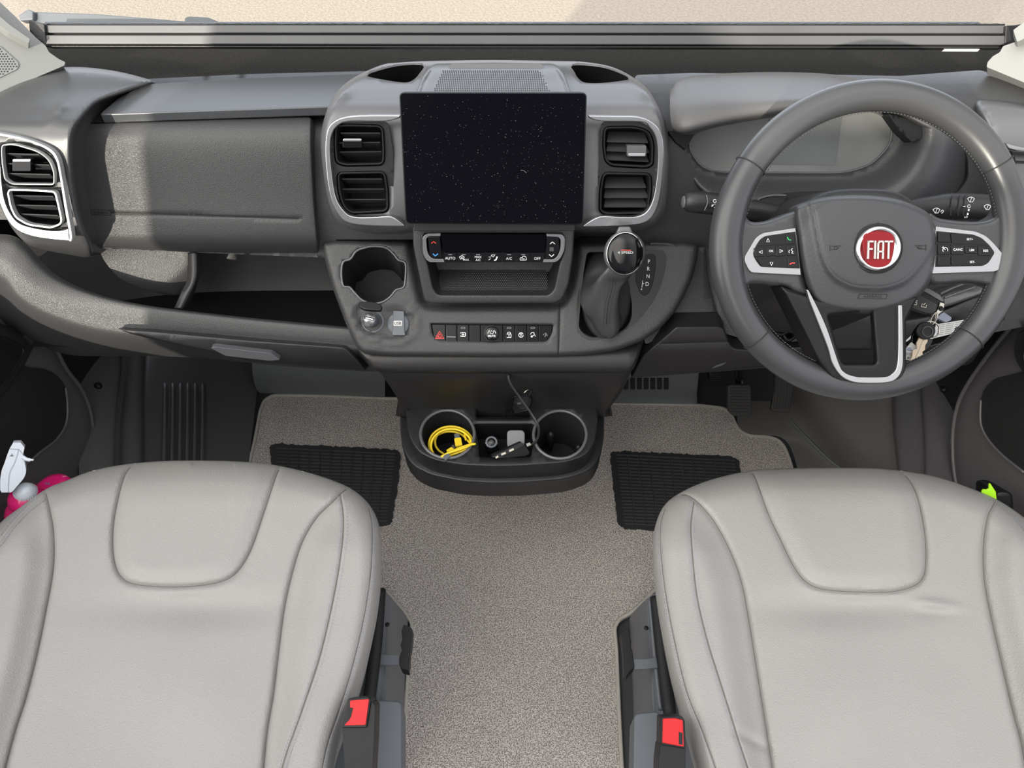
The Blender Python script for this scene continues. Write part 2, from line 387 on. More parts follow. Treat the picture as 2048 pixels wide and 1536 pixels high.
def box(name, lo, hi, m, parent=None, bev=.002):
    x0, y0, z0 = lo; x1, y1, z1 = hi; vs = [(x, y, z) for z in (z0, z1) for y in (y0, y1) for x in (x0, x1)]
    o = mesh(name, vs, [(0, 2, 3, 1), (4, 5, 7, 6), (0, 1, 5, 4), (2, 6, 7, 3), (0, 4, 6, 2), (1, 3, 7, 5)], m, parent, smooth=bool(bev))
    if bev:
        b = o.modifiers.new('bevel', 'BEVEL'); b.width = bev; b.segments = 2; b.harden_normals = True
    return o
def extr(name, prof, x0, x1, m, parent=None, bev=0):
    """(y, z) profile swept across the cab from x0 to x1"""
    n = len(prof); vs = [(x0, y, z) for y, z in prof] + [(x1, y, z) for y, z in prof]
    o = mesh(name, vs, [tuple(range(n)), tuple(range(2 * n - 1, n - 1, -1))] + [((i + 1) % n, i, n + i, n + (i + 1) % n) for i in range(n)], m, parent, smooth=bool(bev))
    if bev:
        b = o.modifiers.new('bevel', 'BEVEL'); b.width = bev; b.segments = 3; b.limit_method = 'ANGLE'; b.harden_normals = True
    return o
# ================================================================== setting
def flat(name, pts, z, m): return mesh(name, [(x, y, z) for x, y in pts], [tuple(range(len(pts)))], m, smooth=False)
prop(box('floor', (-.9, -2.2, -.02), (.9, 1.62, 0), 'vinyl', bev=0), 'dark vinyl floor of the van cab', 'floor', kind='structure')
prop(flat('road', [(-14, 1.9), (14, 1.9), (14, 26), (-14, 26)], -.6, 'road'), 'pale sunlit tarmac road ahead of the windscreen', 'road', kind='structure')
prop(box('wall_left', (-.99, -2.2, 0), (-.93, -.18, 1.9), 'soft', bev=0), 'light panelled side wall behind the passenger door', 'wall', kind='structure')
prop(box('wall_back', (-.99, -2.26, 0), (.99, -2.2, 1.9), 'soft', bev=0), 'light panelled partition wall behind the cab', 'wall', kind='structure')
prop(extr('wall_front', [(1.62, 0), (1.62, .55), (1.45, .62), (1.40, .80), (1.46, .80), (1.5, .66), (1.66, .58), (1.66, 0)], -.92, .92, 'deep'), 'black front bulkhead below the windscreen', 'wall', kind='structure')
prop(mesh('window_1', [(-.86, 1.36, .885), (.86, 1.36, .885), (.72, .80, 1.95), (-.72, .80, 1.95)], [(0, 1, 2, 3)], 'glass', smooth=False), 'clear windscreen glass in front of the dashboard', 'windscreen', kind='structure')
# carpet ------------------------------------------------------------
ZC = Z(.014)
cp = [(545, 789), (640, 790), (760, 795), (900, 798), (1060, 800), (1225, 805), (1300, 806), (1400, 809), (1448, 815), (1463, 826), (1471, 845), (1481, 862), (1500, 870), (1538, 872), (1558, 879), (1571, 894), (1581, 920), (1592, 960), (1600, 1060), (1560, 1150), (1400, 1178), (1312, 1180), (1292, 1202), (1262, 1228), (1240, 1240), (1231, 1256), (1235, 1300), (1240, 1420), (1246, 1540), (1252, 1760),
      (800, 1760), (803, 1536), (810, 1400), (817, 1300), (822, 1247), (806, 1222), (770, 1182), (600, 1180), (470, 1150), (470, 1040), (497, 925), (508, 880), (519, 820), (527, 800)]
car = skin('carpet', rnd(cp, 8), ZC, 'carpet', None, step=24, skirt=.013, sdir=(0, 0, -1))
prop(car, 'beige grey loop pile carpet fitted over the cab floor', 'carpet')
ce = rnd(cp, 8); ce = dens(insets(ce, 2), 12)
tube('carpet_binding', at(ce, ZC(ce)) + np.array([0, 0, .001]), .0042, 'binding', car, seg=6, closed=True)
def heel(outline, rows):
    df = Z(.019); ol = dens(rnd(outline, 7), 5); ol = ol + np.random.randn(*ol.shape) * .9
    o = skin('heel_pad', ol, df, 'rubber', car, step=22, skirt=.006, sdir=(0, 0, -1))
    o['label'] = 'ribbed black rubber heel pad'
    (ax, ay), (bx, by), (cx, cy), (dx, dy) = rows; n = 15; L = []
    def q(u, v): return ((ax * (1 - u) + bx * u) * (1 - v) + (dx * (1 - u) + cx * u) * v, (ay * (1 - u) + by * u) * (1 - v) + (dy * (1 - u) + cy * u) * v)
    ms = []; up = np.array([0, 0, .003])
    def ridge(p0, p1, w_):
        a = at([p0, p1], df([p0, p1])); t = a[1] - a[0]; t /= np.linalg.norm(t); nn = np.cross(t, (0, 0, 1)) * w_; q_ = [a[0] - nn, a[1] - nn, a[1] + nn, a[0] + nn]; tp = [a[0] - nn * .5 + up, a[1] - nn * .5 + up, a[1] + nn * .5 + up, a[0] + nn * .5 + up]
        ms.append((q_ + tp, [(4, 5, 6, 7), (0, 1, 5, 4), (1, 2, 6, 5), (2, 3, 7, 6), (3, 0, 4, 7)]))
    NR, NC = 21, 11
    for i in range(NR + 1):
        for j in range(NC):
            jit = lambda: (random.random() - .5) * .006
            ridge(q(j / NC + (.008 if i % 2 else 0), i / NR + jit()), q((j + 1) / NC - .004, i / NR + jit()), .0009)
            if i < NR and j: ridge(q(j / NC + (.006 if j % 2 else 0), i / NR), q(j / NC + (.006 if j % 2 else 0), (i + 1) / NR), .0007)
    vs, fs = join(*ms); mesh('rib_pattern', vs, fs, 'ribm', o, smooth=False)
heel([(538, 892), (552, 887), (792, 899), (801, 908), (797, 960), (783, 1044), (768, 1052), (560, 1042)], [(552, 897), (792, 908), (775, 1042), (560, 1040)])
heel([(1220, 905), (1238, 902), (1464, 912), (1479, 921), (1500, 1062), (1400, 1066), (1250, 1056), (1235, 1046)], [(1232, 910), (1470, 922), (1490, 1058), (1248, 1048)])
# ================================================================== seats
def seat(side):
    if side == 'L':
        OL = [(395, 921), (480, 923), (550, 930), (620, 946), (672, 963), (708, 981), (736, 1006), (755, 1040), (763, 1084), (763, 1150), (757, 1215), (747, 1272), (732, 1335), (711, 1399), (694, 1440), (680, 1480), (668, 1540), (660, 1640), (400, 1650), (0, 1650), (-90, 1640), (-112, 1400), (-95, 1250), (-70, 1150), (-38, 1094), (0, 1046), (42, 1013), (92, 978), (130, 962), (176, 944), (222, 933), (273, 926), (330, 922)]
        U = [(270, 925), (250, 950), (234, 1008), (226, 1063), (228, 1118), (242, 1153), (273, 1169), (344, 1174), (410, 1170), (453, 1159), (480, 1137), (504, 1094), (527, 1028), (550, 958), (562, 930)]
        LB = [(90, 979), (98, 1012), (107, 1063), (107, 1133), (94, 1211), (74, 1309), (51, 1399), (31, 1460), (10, 1540), (-14, 1645)]
        RB = [(711, 981), (700, 977), (684, 985), (664, 1005), (633, 1036), (605, 1083), (586, 1141), (570, 1211), (559, 1290), (547, 1387), (535, 1460), (527, 1540), (520, 1645)]
        DS = [(681, 990), (687, 1036), (684, 1094), (668, 1192), (641, 1309), (609, 1407), (590, 1460), (572, 1510), (556, 1570), (540, 1640)]
        ED = [(719, 983), (737, 1016), (745, 1063), (741, 1153), (725, 1250), (701, 1348), (674, 1434), (655, 1490), (641, 1560), (632, 1640)]
        DS2 = [(88, 993), (59, 1014), (27, 1047), (0, 1082), (-25, 1115), (-50, 1180)]
        aisle = 1; cx = 395; bl, br = LB, RB
    else:
        OL = [(1617, 936), (1730, 936), (1779, 939), (1842, 947), (1885, 957), (1927, 971), (1992, 998), (2048, 1035), (2090, 1078), (2130, 1150), (2152, 1300), (2140, 1640), (1900, 1650), (1600, 1650), (1430, 1650), (1410, 1590), (1394, 1536), (1379, 1485), (1362, 1424), (1340, 1346), (1321, 1256), (1309, 1165), (1306, 1087), (1311, 1050), (1325, 1016), (1347, 994), (1385, 973), (1430, 957), (1490, 943), (1540, 938)]
        U = [(1501, 941), (1512, 960), (1535, 1024), (1561, 1080), (1587, 1132), (1610, 1162), (1640, 1177), (1692, 1183), (1775, 1184), (1816, 1176), (1839, 1164), (1850, 1140), (1851, 1087), (1842, 1024), (1827, 975), (1805, 944)]
        LB = [(1349, 994), (1363, 990), (1377, 992), (1400, 1009), (1430, 1046), (1460, 1102), (1482, 1162), (1497, 1237), (1512, 1331), (1524, 1406), (1535, 1476), (1548, 1560), (1560, 1645)]
        RB = [(1992, 999), (1984, 1015), (1975, 1035), (1967, 1087), (1968, 1155), (1981, 1230), (2004, 1331), (2026, 1425), (2045, 1500), (2065, 1645)]
        DS = [(1388, 1004), (1382, 1050), (1385, 1110), (1394, 1192), (1413, 1275), (1436, 1350), (1462, 1432), (1477, 1480), (1500, 1550), (1525, 1640)]
        ED = [(1336, 1005), (1321, 1050), (1323, 1125), (1336, 1219), (1355, 1312), (1374, 1387), (1404, 1462), (1432, 1540), (1465, 1640)]
        DS2 = [(1996, 1002), (2020, 1020), (2046, 1047), (2072, 1085), (2095, 1140)]
        aisle = -1; cx = 1690; bl, br = LB, RB
    ol = cr(OL, 6, True); Uc = cr(U, 6); lb = cr(LB, 6); rb = cr(RB, 6); zp = Z(.552)
    Up = np.array(list(Uc)); fl = np.array(bl, float); fr = np.array(br, float)
    def base(xy):
        xy = np.asarray(xy, float).reshape(-1, 2); d = zp(xy)
        bx = np.interp(xy[:, 1], fl[2:, 1] if aisle < 0 else fl[:, 1], fl[2:, 0] if aisle < 0 else fl[:, 0]); cxr = np.interp(xy[:, 1], fr[2:, 1] if aisle > 0 else fr[:, 1], fr[2:, 0] if aisle > 0 else fr[:, 0])
        ol_ = smooth01((bx - xy[:, 0]) / 70) + smooth01((xy[:, 0] - cxr) / 70)
        fade = smooth01((xy[:, 1] - 990) / 120); d = d - .020 * ol_ * fade
        iu = inside(xy, Up); du = dist(xy, Up, False)
        d = d - np.where(iu, .006 * smooth01(du / 40), 0)
        # shoulder under the thigh pad dips, sat-on centre is hollow
        d = d + .010 * np.exp(-((xy[:, 1] - 1215) / 34) ** 2 - ((xy[:, 0] - cx) / 170) ** 2) * np.where(iu, 0, smooth01(du / 22))
        d = d - .007 * np.exp(-((xy[:, 1] - 1400) / 120) ** 2 - ((xy[:, 0] - cx) / 120) ** 2)
        d = d + .035 * np.clip((1010 - xy[:, 1]) / 90, 0, 1) ** 2
        if aisle < 0:
            d = d - .007 * np.exp(-((xy[:, 1] - 1208 - .12 * (xy[:, 0] - 1870)) / 9) ** 2 - ((xy[:, 0] - 1870) / 45) ** 2) + .003 * np.exp(-((xy[:, 1] - 1225) / 9) ** 2 - ((xy[:, 0] - 1870) / 40) ** 2)
            d = d + .006 * np.exp(-((xy[:, 1] - 1478 - (xy[:, 0] - 1500) * .5) / 9) ** 2 - ((xy[:, 0] - 1505) / 30) ** 2)
        else:
            for sx_, sy_, an in ((500, 1148, -.25), (505, 1160, -.2), (668, 1018, .1)):
                d = d + .0016 * np.exp(-((xy[:, 1] - sy_ - an * (xy[:, 0] - sx_)) / 2.4) ** 2 - ((xy[:, 0] - sx_) / 22) ** 2)
        return d
    gr = [(Uc, 4.2, .007), (lb, 4.2, .007), (rb, 4.2, .007), (cr(DS, 6), 2.0, .0028), (cr(ED, 6), 1.8, .002), (cr(DS2, 6), 1.8, .002)]
    loc = at1(cx, 1300, 1.0); loc[2] = 0
    nm = 'passenger' if side == 'L' else 'driver'
    t = thing('cab_seat', {'L': 'pale grey leather passenger seat left of the carpeted aisle, beside the pink spray bottle', 'R': 'pale grey leather driver seat in front of the steering wheel'}[side], 'seat', loc, 'leather cab seats')
    cu = skin('seat_cushion', ol, base, 'leather', t, step=7, roll=(46, .055), skirt=.13, sdir=(-.22 * aisle, .05, -1), grooves=gr)
    ob = ol
    def top(xy):
        xy = np.asarray(xy, float).reshape(-1, 2); d = base(xy); tt = np.clip(dist(xy, ob) / 46, 0, 1); d = d + .055 * (1 - np.sqrt(np.clip(1 - (1 - tt) ** 2, 0, 1)))
        for g_, gw, gd in gr: d = d + gd * np.exp(-(dist(xy, g_, False) / gw) ** 2)
        return d
    def clip(c): c = np.asarray(c); k = inside(c, ob) & (dist(c, ob) > 5); return c[k]
    for s in (Uc, lb, rb): ribbon('seam', [dens(clip(s), 4, False)], 1.7, top, 'seam', cu, lift=.0010)
    dl = []
    for c, off in ((DS, 6.5), (DS, -6.5), (ED, -4.0 * aisle), (DS2, 6), (DS2, -6)):
        p = cr(c, 8); n = np.gradient(p, axis=0); n /= np.linalg.norm(n, axis=1)[:, None]; p = p + np.stack([-n[:, 1], n[:, 0]], 1) * off
        p = clip(p)
        ribbon('stitching', dashes(p, 4.6, 3.2), 1.25, top, 'stitch', cu, lift=.0014)
    ribbon('seam', [clip(cr(DS, 8))], 1.2, top, 'seam', cu, lift=.0010); ribbon('seam', [clip(cr(ED, 8))], 1.0, top, 'seam', cu, lift=.0010)
    # ---- pedestal, rail, lever, buckle
    k = lambda pts, z: [(x, y, Z(z)([(x, y)])[0]) for x, y in pts]
    if side == 'L':
        rows = [k([(700, 1188), (690, 1300), (640, 1560)], .40), k([(741, 1184), (737, 1300), (709, 1560)], .405), k([(768, 1182), (762, 1300), (744, 1560)], .40), k([(777, 1189), (770, 1300), (757, 1560)], .39), k([(785, 1198), (778, 1300), (772, 1560)], .36), k([(812, 1234), (808, 1320), (800, 1560)], .15), k([(816, 1240), (811, 1320), (803, 1560)], .004)]
        strap = [(748, 1306), (770, 1309), (799, 1310), (800, 1330), (770, 1330), (748, 1327)]
        grip = [(807, 1249), (820, 1253), (825, 1259), (824, 1270), (823, 1284), (820, 1300), (819, 1316), (817, 1341), (803, 1337), (798, 1327), (800, 1310), (804, 1300), (801, 1290), (805, 1278), (803, 1262)]
        br_ = [(749, 1409), (757, 1399), (799, 1401), (804, 1410), (804, 1570), (749, 1570)]
        rim = [(696, 1397), (737, 1393), (742, 1400), (733, 1456), (684, 1456)]; red = [(700, 1401), (738, 1398), (731, 1450), (688, 1451), (700, 1438)]
        bod = [(684, 1454), (733, 1453), (743, 1402), (750, 1412), (748, 1480), (741, 1600), (693, 1600)]
        sl = [(698, 1415), (706, 1416), (701, 1436), (695, 1436)]; hole = [(775, 1250), (756, 1279)]
        ridge = [(766, 1190), (762, 1250), (757, 1320), (751, 1400)]; gap = [(760, 1180), (752, 1290), (736, 1420)]
    else:
        rows = [k([(1400, 1188), (1400, 1300), (1420, 1560)], .40), k([(1325, 1186), (1335, 1300), (1352, 1560)], .405), k([(1305, 1190), (1314, 1300), (1330, 1560)], .40), k([(1294, 1197), (1302, 1300), (1318, 1560)], .39), k([(1289, 1201), (1294, 1300), (1306, 1560)], .36), k([(1264, 1228), (1268, 1330), (1277, 1560)], .15), k([(1258, 1240), (1262, 1330), (1270, 1560)], .004)]
        strap = [(1265, 1318), (1290, 1318), (1316, 1314), (1318, 1335), (1290, 1338), (1268, 1339)]
        grip = [(1242, 1267), (1248, 1257), (1259, 1258), (1259, 1270), (1262, 1282), (1261, 1292), (1265, 1302), (1269, 1335), (1262, 1341), (1254, 1351), (1249, 1347), (1247, 1304), (1245, 1284)]
        br_ = [(1268, 1431), (1276, 1425), (1313, 1422), (1325, 1430), (1323, 1570), (1265, 1570)]
        rim = [(1323, 1433), (1362, 1431), (1370, 1440), (1372, 1498), (1322, 1490)]; red = [(1326, 1437), (1350, 1436), (1366, 1440), (1368, 1494), (1325, 1486)]
        bod = [(1322, 1488), (1372, 1496), (1371, 1600), (1316, 1600), (1318, 1520)]
        sl = [(1358, 1464), (1365, 1466), (1365, 1490), (1358, 1488)]; hole = [(1292, 1257), (1316, 1302)]
        ridge = [(1299, 1200), (1304, 1250), (1311, 1330), (1321, 1420)]; gap = [(1312, 1195), (1322, 1290), (1340, 1430)]
    ped = gpx('seat_pedestal', rows, 'grey2', t, n=8, k=5)
    for hx, hy in hole: lathe('bolt_hole', [(.003, 0), (.0035, .002)], at1(hx, hy, Z(.39)([(hx, hy)])[0] - .004), (0, 0, 1), 'deep', ped, seg=12)
    tpx('slide_rail', gap, Z(.43), .009, 'deep', t); tpx('rail_edge', ridge, Z(.405), .003, 'grey2', ped)
    lv = slab('adjuster_lever', rnd(grip, 2), Z(.415), .022, 'black', t, bev=.003); lv['label'] = 'wavy black lever grip'
    slab('lever_strap', strap, Z(.412), .003, 'grey2', lv, bev=.0008)
    slab('belt_bracket', rnd(br_, 8), Z(.43), .05, 'grey2', t, bev=.006)
    pl = through(rim[0][0] + 20, 1440, Z(.60)([(rim[0][0], 1440)])[0], (0, -.35, .94))
    hole_ = rnd(red, 3)
    bk = slab('belt_buckle', rnd(rim, 4), pl, .03, 'black', t, bev=.002); bk['label'] = 'seat belt buckle with red release button'
    slab('release_button', hole_, pl.off(.0022), .004, 'red', bk, bev=.001); slab('buckle_slot', sl, pl.off(.0028), .002, 'deep', bk, bev=0)
    slab('buckle_housing', rnd(bod, 3), pl.off(-.004), .035, 'black', bk, bev=.003)
seat('L'); seat('R')
# ================================================================== doors
def door(sg):
    f = (lambda pts: [(x if sg < 0 else 2048 - x + DX, y) for x, y in pts]); DX = -10 if sg > 0 else 0
    pl = X(sg * .845); nm = 'door_1' if sg < 0 else 'door_2'
    if sg < 0: edge = [(-60, 590), (0, 603), (55, 632), (95, 668), (130, 735), (160, 775), (178, 815), (186, 860), (188, 905), (184, 950), (176, 1010), (160, 1080), (-60, 1080)]
    else: edge = [(2110, 585), (2048, 600), (2022, 655), (1985, 700), (1945, 755), (1920, 800), (1908, 850), (1906, 900), (1910, 950), (1922, 1010), (1950, 1080), (2110, 1080)]
    d = prop(skin(nm, cr(edge, 4, True), pl, 'foot', None, step=16, roll=(14, .02), skirt=.06, sdir=(sg, .15, 0)), 'dark lower door panel on the %s side' % ('passenger' if sg < 0 else 'driver'), 'door', kind='structure')
    rimp = edge[2:11] if sg < 0 else edge[2:10]
    tpx('panel_edge', rimp, shift(pl, .009), .0045, 'foot', d)
    if sg < 0: sp = [(-40, 735), (60, 735), (105, 745), (131, 775), (135, 815), (131, 850), (112, 880), (80, 905), (50, 930), (0, 960), (-40, 965)]
    else: sp = [(2100, 755), (2010, 752), (1975, 770), (1962, 800), (1961, 840), (1968, 865), (1985, 890), (2010, 915), (2048, 945), (2100, 960)]
    o = skin('speaker_grille', cr(sp, 4, True), pl.off(.006), 'mesh', d, step=16, skirt=.008, sdir=(sg, 0, 0))
    tpx('grille_rim', sp[3:-1], pl.off(.006), .0025, 'foot', o)
    if sg < 0: pk = [(-30, 655), (15, 652), (48, 665), (66, 680), (64, 700), (40, 745), (0, 800), (-30, 830)]
    else: pk = [(2100, 655), (2045, 660), (2030, 690), (2032, 720), (2048, 745), (2100, 800)]
    a = skin('door_pocket', cr(pk, 4, True), pl.off(.028), 'grain2', d, step=10, roll=(16, .024), skirt=.02, sdir=(sg, 0, 0))
    inn = [( x * .9 + (0 if sg < 0 else 206), y + 8) for x, y in pk]
    skin('pocket_recess', cr([((x - 10) * .85 if sg < 0 else 2048 - (2048 - x) * .85 + 14, (y - 720) * .8 + 728) for x, y in pk], 4, True), pl.off(.0285), 'black', a, step=10, roll=(8, -.006), skirt=0)
M['mesh'] = mat('speaker_mesh', (.012, .012, .012), .6, bump=('v', 600, .8, .001))
door(-1); door(1)
# window sill strips of the doors (behind the dash ends)
for sg, nm in ((-1, 'trim_1'), (1, 'trim_2')):
    prop(box(nm, (sg * .93 - .03, -.2, .0), (sg * .93 + .03, 1.30, .78), 'kick', bev=.01), 'dark inner skin of the cab side beside the dashboard end, %s side' % ('passenger' if sg < 0 else 'driver'), 'trim', kind='structure')
# windscreen pillars -------------------------------------------------
pA = through(40, 110, 1.10, (.55, -.5, .66))
a = prop(slab('windscreen_pillar', rnd([(-260, -240), (30, 32), (72, 75), (92, 92), (98, 104), (118, 118), (131, 124), (129, 131), (0, 186), (-260, 330)], 3), pA, .03, 'grey', None, bev=.003), 'light grey windscreen pillar trim on the passenger side', 'pillar', kind='structure')
gsp = rnd([(-20, 90), (0, 92), (36, 124), (38, 132), (34, 139), (0, 155), (-20, 165)], 4)
slab('tweeter_grille', gsp, pA.off(.0015), .003, 'grey', a, bev=.0005)
dots = [(x + (3 if j % 2 else 0), y) for j, y in enumerate(range(98, 152, 5)) for x in range(0, 34, 6)]
dots = [p for p in dots if inside([p], gsp)[0] and dist([p], gsp)[0] > 3]
vs, fs = [], []
for x, y in dots: q = ell(x, y, 1.5, n=8); k_ = len(vs); vs += list(at(q, pA.off(.0019)(q))); fs.append(tuple(range(k_, k_ + 8)))
mesh('grille_holes', vs, fs, 'deep', a, smooth=False)
slab('pillar_edge', rnd([(-260, -190), (20, 50), (60, 78), (58, 86), (16, 64), (-260, -140)], 2), pA.off(.02), .03, 'grey', a, bev=.003)
pB = through(2020, 120, 1.10, (-.55, -.5, .66))
b = prop(slab('windscreen_pillar', rnd([(1973, 134), (1975, 124), (1986, 112), (2000, 104), (2006, 92), (2030, 84), (2250, 10), (2250, 290), (2048, 165)], 3), pB, .03, 'grey', None, bev=.003), 'light grey windscreen pillar trim on the driver side', 'pillar', kind='structure')
slab('pillar_edge', rnd([(2026, 60), (2048, 44), (2250, -110), (2250, -20), (2034, 84)], 3), pB.off(.03), .02, 'grey', b, bev=.003)
# blind rail ---------------------------------------------------------
PR = through(1024, 72, 1.12, el(33)); t = thing('blind_rail', 'long dark aluminium blind rail across the foot of the windscreen', 'rail', at1(1024, 90, 1.14))
slab('upper_channel', [(91, 50), (2012, 51), (2013, 68), (90, 67)], PR, .02, 'rail', t, bev=.0015) if False else None
M['rail'] = mat('dark_anodised_rail', (.11, .11, .113), .42, metal=.25, noise=(6, (.085, .085, .088), .2))
slab('upper_channel', [(91, 50), (2012, 51), (2013, 67), (90, 66)], PR, .022, 'rail', t, bev=.0015)
slab('lower_channel', [(90, 70), (2013, 71), (2013, 90), (90, 88)], PR.off(.004), .026, 'rail', t, bev=.0015)
slab('rail_core', [(90, 52), (2012, 53), (2012, 89), (90, 88)], PR.off(-.006), .014, 'deep', t, bev=0)
slab('lower_lip', [(90, 90.5), (2010, 92), (2008, 96.5), (92, 94)], PR.off(-.002), .02, 'grain2', t, bev=.0008)
bs = [(90 + i * 8, 46.5 + random.random() * 1.6) for i in range(241)] + [(2010, 52), (90, 51)]
slab('brush_seal', bs, PR.off(-.004), .006, 'deep', t, bev=0)
slab('end_cap', rnd([(57, 40), (88, 47), (92, 86), (60, 78)], 3), PR.off(.006), .03, 'grain2', t, bev=.003)
slab('end_cap', rnd([(2012, 51), (2030, 50), (2065, 44), (2065, 74), (2020, 90), (2010, 88)], 3), PR.off(.006), .03, 'grain2', t, bev=.003)
slab('information_label', [(1890, 97.5), (1960, 98), (1955, 103), (1884, 102.5)], PR.off(-.012), .002, 'label', t, bev=0)
# wiper outside --------------------------------------------------------
PW = through(200, 38, 1.42, el(40)); t = thing('windscreen_wiper', 'dark windscreen wiper lying outside behind the blind rail', 'wiper', at1(200, 45, 1.42))
slab('wiper_arm', rnd([(64, 23), (200, 28), (368, 42), (430, 46), (430, 62), (70, 62)], 4), PW, .03, 'grey2', t, bev=.006)
slab('wiper_spoiler', rnd([(36, 30), (56, 18), (66, 22), (66, 40), (40, 42)], 3), PW.off(.01), .02, 'grey2', t, bev=.003)
slab('wiper_pivot_cap', rnd([(368, 36), (376, 32), (415, 34), (440, 44), (440, 60), (370, 60)], 4), PW.off(.012), .03, 'grey2', t, bev=.005)
# ================================================================== dashboard
class PD:
    """swept profile given as (image row, axis distance) pairs"""
    def __init__(s, pts, k=0):
        p = cr(np.array(pts, float), 8); o = np.argsort(p[:, 0]); s.y = p[o, 0]; s.i = 1 / (p[o, 1] + k)
    def __call__(s, xy): return 1 / np.interp(np.asarray(xy, float).reshape(-1, 2)[:, 1], s.y, s.i)
PF = yz(.97, .93, .887, .76); PT = yz(.955, .94, 1.25, .885); PS = through(985, 318, 1.0, el(25)); PK = yz(.859, .824, .819, .712)
PL = yz(.78, .64, .918, .778)
dash = thing('dashboard', 'full width black grained dashboard below the windscreen', 'dashboard', (0, 1.0, .55))
# hidden solid core, kept a few centimetres behind the skins
top = [(1.40, .80), (1.40, .87), (1.25, .883), (1.06, .905), (.99, .905)]
extr('dash_core', top + [(.965, .85), (.94, .775), (1.06, .765), (1.06, .52), (1.2, .50)], -.86, -.17, 'grain2', dash)
extr('dash_core', top + [(.97, .85), (.93, .72), (.90, .62), (.95, .56), (1.1, .5), (1.2, .50)], -.17, .86, 'grain2', dash)
skin('rear_trough', [(60, 84), (2030, 86), (2060, 180), (30, 190)], yz(1.32, .885, 1.05, .925), 'felt', dash, step=40, skirt=0)
mesh('cowl', [(-.86, 1.25, .884), (.86, 1.25, .884), (.86, 1.39, .872), (-.86, 1.39, .872)], [(0, 1, 2, 3)], 'black', dash, smooth=False)
# passenger panel -----------------------------------------------------
pa = PD([(222, 1.10), (235, 1.075), (256, 1.06), (300, 1.065), (400, 1.10), (468, 1.125), (492, 1.145), (516, 1.185)])
bodyL = PD([(205, 1.12), (235, 1.10), (256, 1.085), (300, 1.085), (400, 1.115), (468, 1.145), (500, 1.165), (560, 1.19)])
skin('upper_panel', [(120, 238), (200, 222), (840, 208), (840, 479), (672, 479), (672, 516), (560, 512), (180, 496), (130, 420)], shift(bodyL, .0), 'grain', dash, step=14, skirt=.03)
ap = rnd([(157, 247), (240, 243), (420, 238), (600, 233), (622, 233), (623, 300), (628, 400), (637, 514), (500, 509), (300, 500), (196, 494), (178, 470), (166, 420), (156, 350), (152, 290)], [4, 5, 5, 5, 7, 5, 5, 5, 5, 5, 12, 9, 9, 9, 9])
pan = skin('passenger_airbag_panel', ap, pa, 'grain', dash, step=10, roll=(4, .004), skirt=.03, grooves=[(np.array([(222, 425), (400, 431), (597, 437)]), 1.3, .0022)])
ribbon('panel_line', [dens([(223, 426), (400, 431.5), (597, 437.5)], 20, False)], 1.1, pa, 'deep', pan, lift=.0008)
ribbon('airbag_mark', [np.array(q, float) for q in ([(182, 419), (222, 421)], [(222, 421), (221, 431)], [(221, 431), (183, 429)], [(183, 429), (182, 419)])], 1.0, pa, 'deep', pan, lift=.0008)
txt('airbag_lettering', 'AIRBAG', 202, 425.2, 5, pa, 'deep', pan, rot=1.5, sx=1.3, lift=.001)
# storage lid ---------------------------------------------------------
pl_ = Z(.937)
lid = slab('storage_lid', rnd([(199, 229), (205, 222), (236, 196), (287, 168), (480, 156), (730, 146), (740, 211), (400, 222)], [4, 6, 8, 8, 5, 5, 5, 5]), pl_, .014, 'lidp', dash, bev=.003)
skin('lid_surround', rnd([(160, 246), (215, 196), (290, 158), (500, 148), (740, 142), (740, 228), (600, 232), (300, 242)], 4), Z(.925), 'grain2', dash, step=20, skirt=.02)
# outer vent pod ------------------------------------------------------
pp = PD([(120, 1.16), (150, 1.115), (185, 1.06), (225, 1.018), (265, 1.0), (350, 1.025), (450, 1.062), (478, 1.08), (500, 1.115), (520, 1.16)])
pod_o = cr([(-70, 215), (-10, 188), (60, 152), (110, 137), (160, 134), (225, 141), (285, 155), (306, 166), (262, 182), (200, 206), (172, 232), (152, 262), (148, 300), (151, 350), (160, 410), (172, 455), (186, 492), (179, 514), (130, 508), (85, 499), (55, 488), (28, 462), (8, 428), (-15, 390), (-70, 380)], 5, True)
v1 = rnd([(1, 300), (3, 289), (27, 287), (77, 302), (100, 320), (109, 345), (109, 371), (22, 370), (8, 360), (3, 330)], [5, 6, 12, 14, 14, 8, 8, 8, 6, 6])
v2 = rnd([(14, 386), (18, 378), (60, 379), (111, 382), (118, 410), (126, 448), (102, 457), (55, 451), (30, 436), (20, 415)], [5, 6, 8, 9, 8, 12, 8, 12, 9, 9])
skin('outer_vent_pod', pod_o, pp, 'satin2', dash, holes=[insets(v1, -3), insets(v2, -3)], step=9, roll=(13, .035), skirt=.05, hroll=False,
     fn=lambda q: -.008 * np.exp(-((q[:, 0] - 118 + (q[:, 1] - 225) * .8) / 10) ** 2 - ((q[:, 1] - 225) / 22) ** 2) + .004 * np.exp(-((q[:, 0] - 60) / 60) ** 2 - ((q[:, 1] - 228) / 10) ** 2))
PV = Pln(at1(60, 370, 1.012), el(22))
sk = slab('silver_trim', np.concatenate([cr([(-14, 330), (-10, 370), (-2, 400), (14, 437), (34, 459), (64, 471.5), (102, 478), (138, 481)], 5), cr([(136, 458), (126, 461), (102, 462), (64, 456), (36, 446), (19, 426), (8, 400), (3, 370), (0, 330)], 5)]), Pln(at1(60, 440, 1.043), el(24)), .01, 'silver', dash, bev=.003)
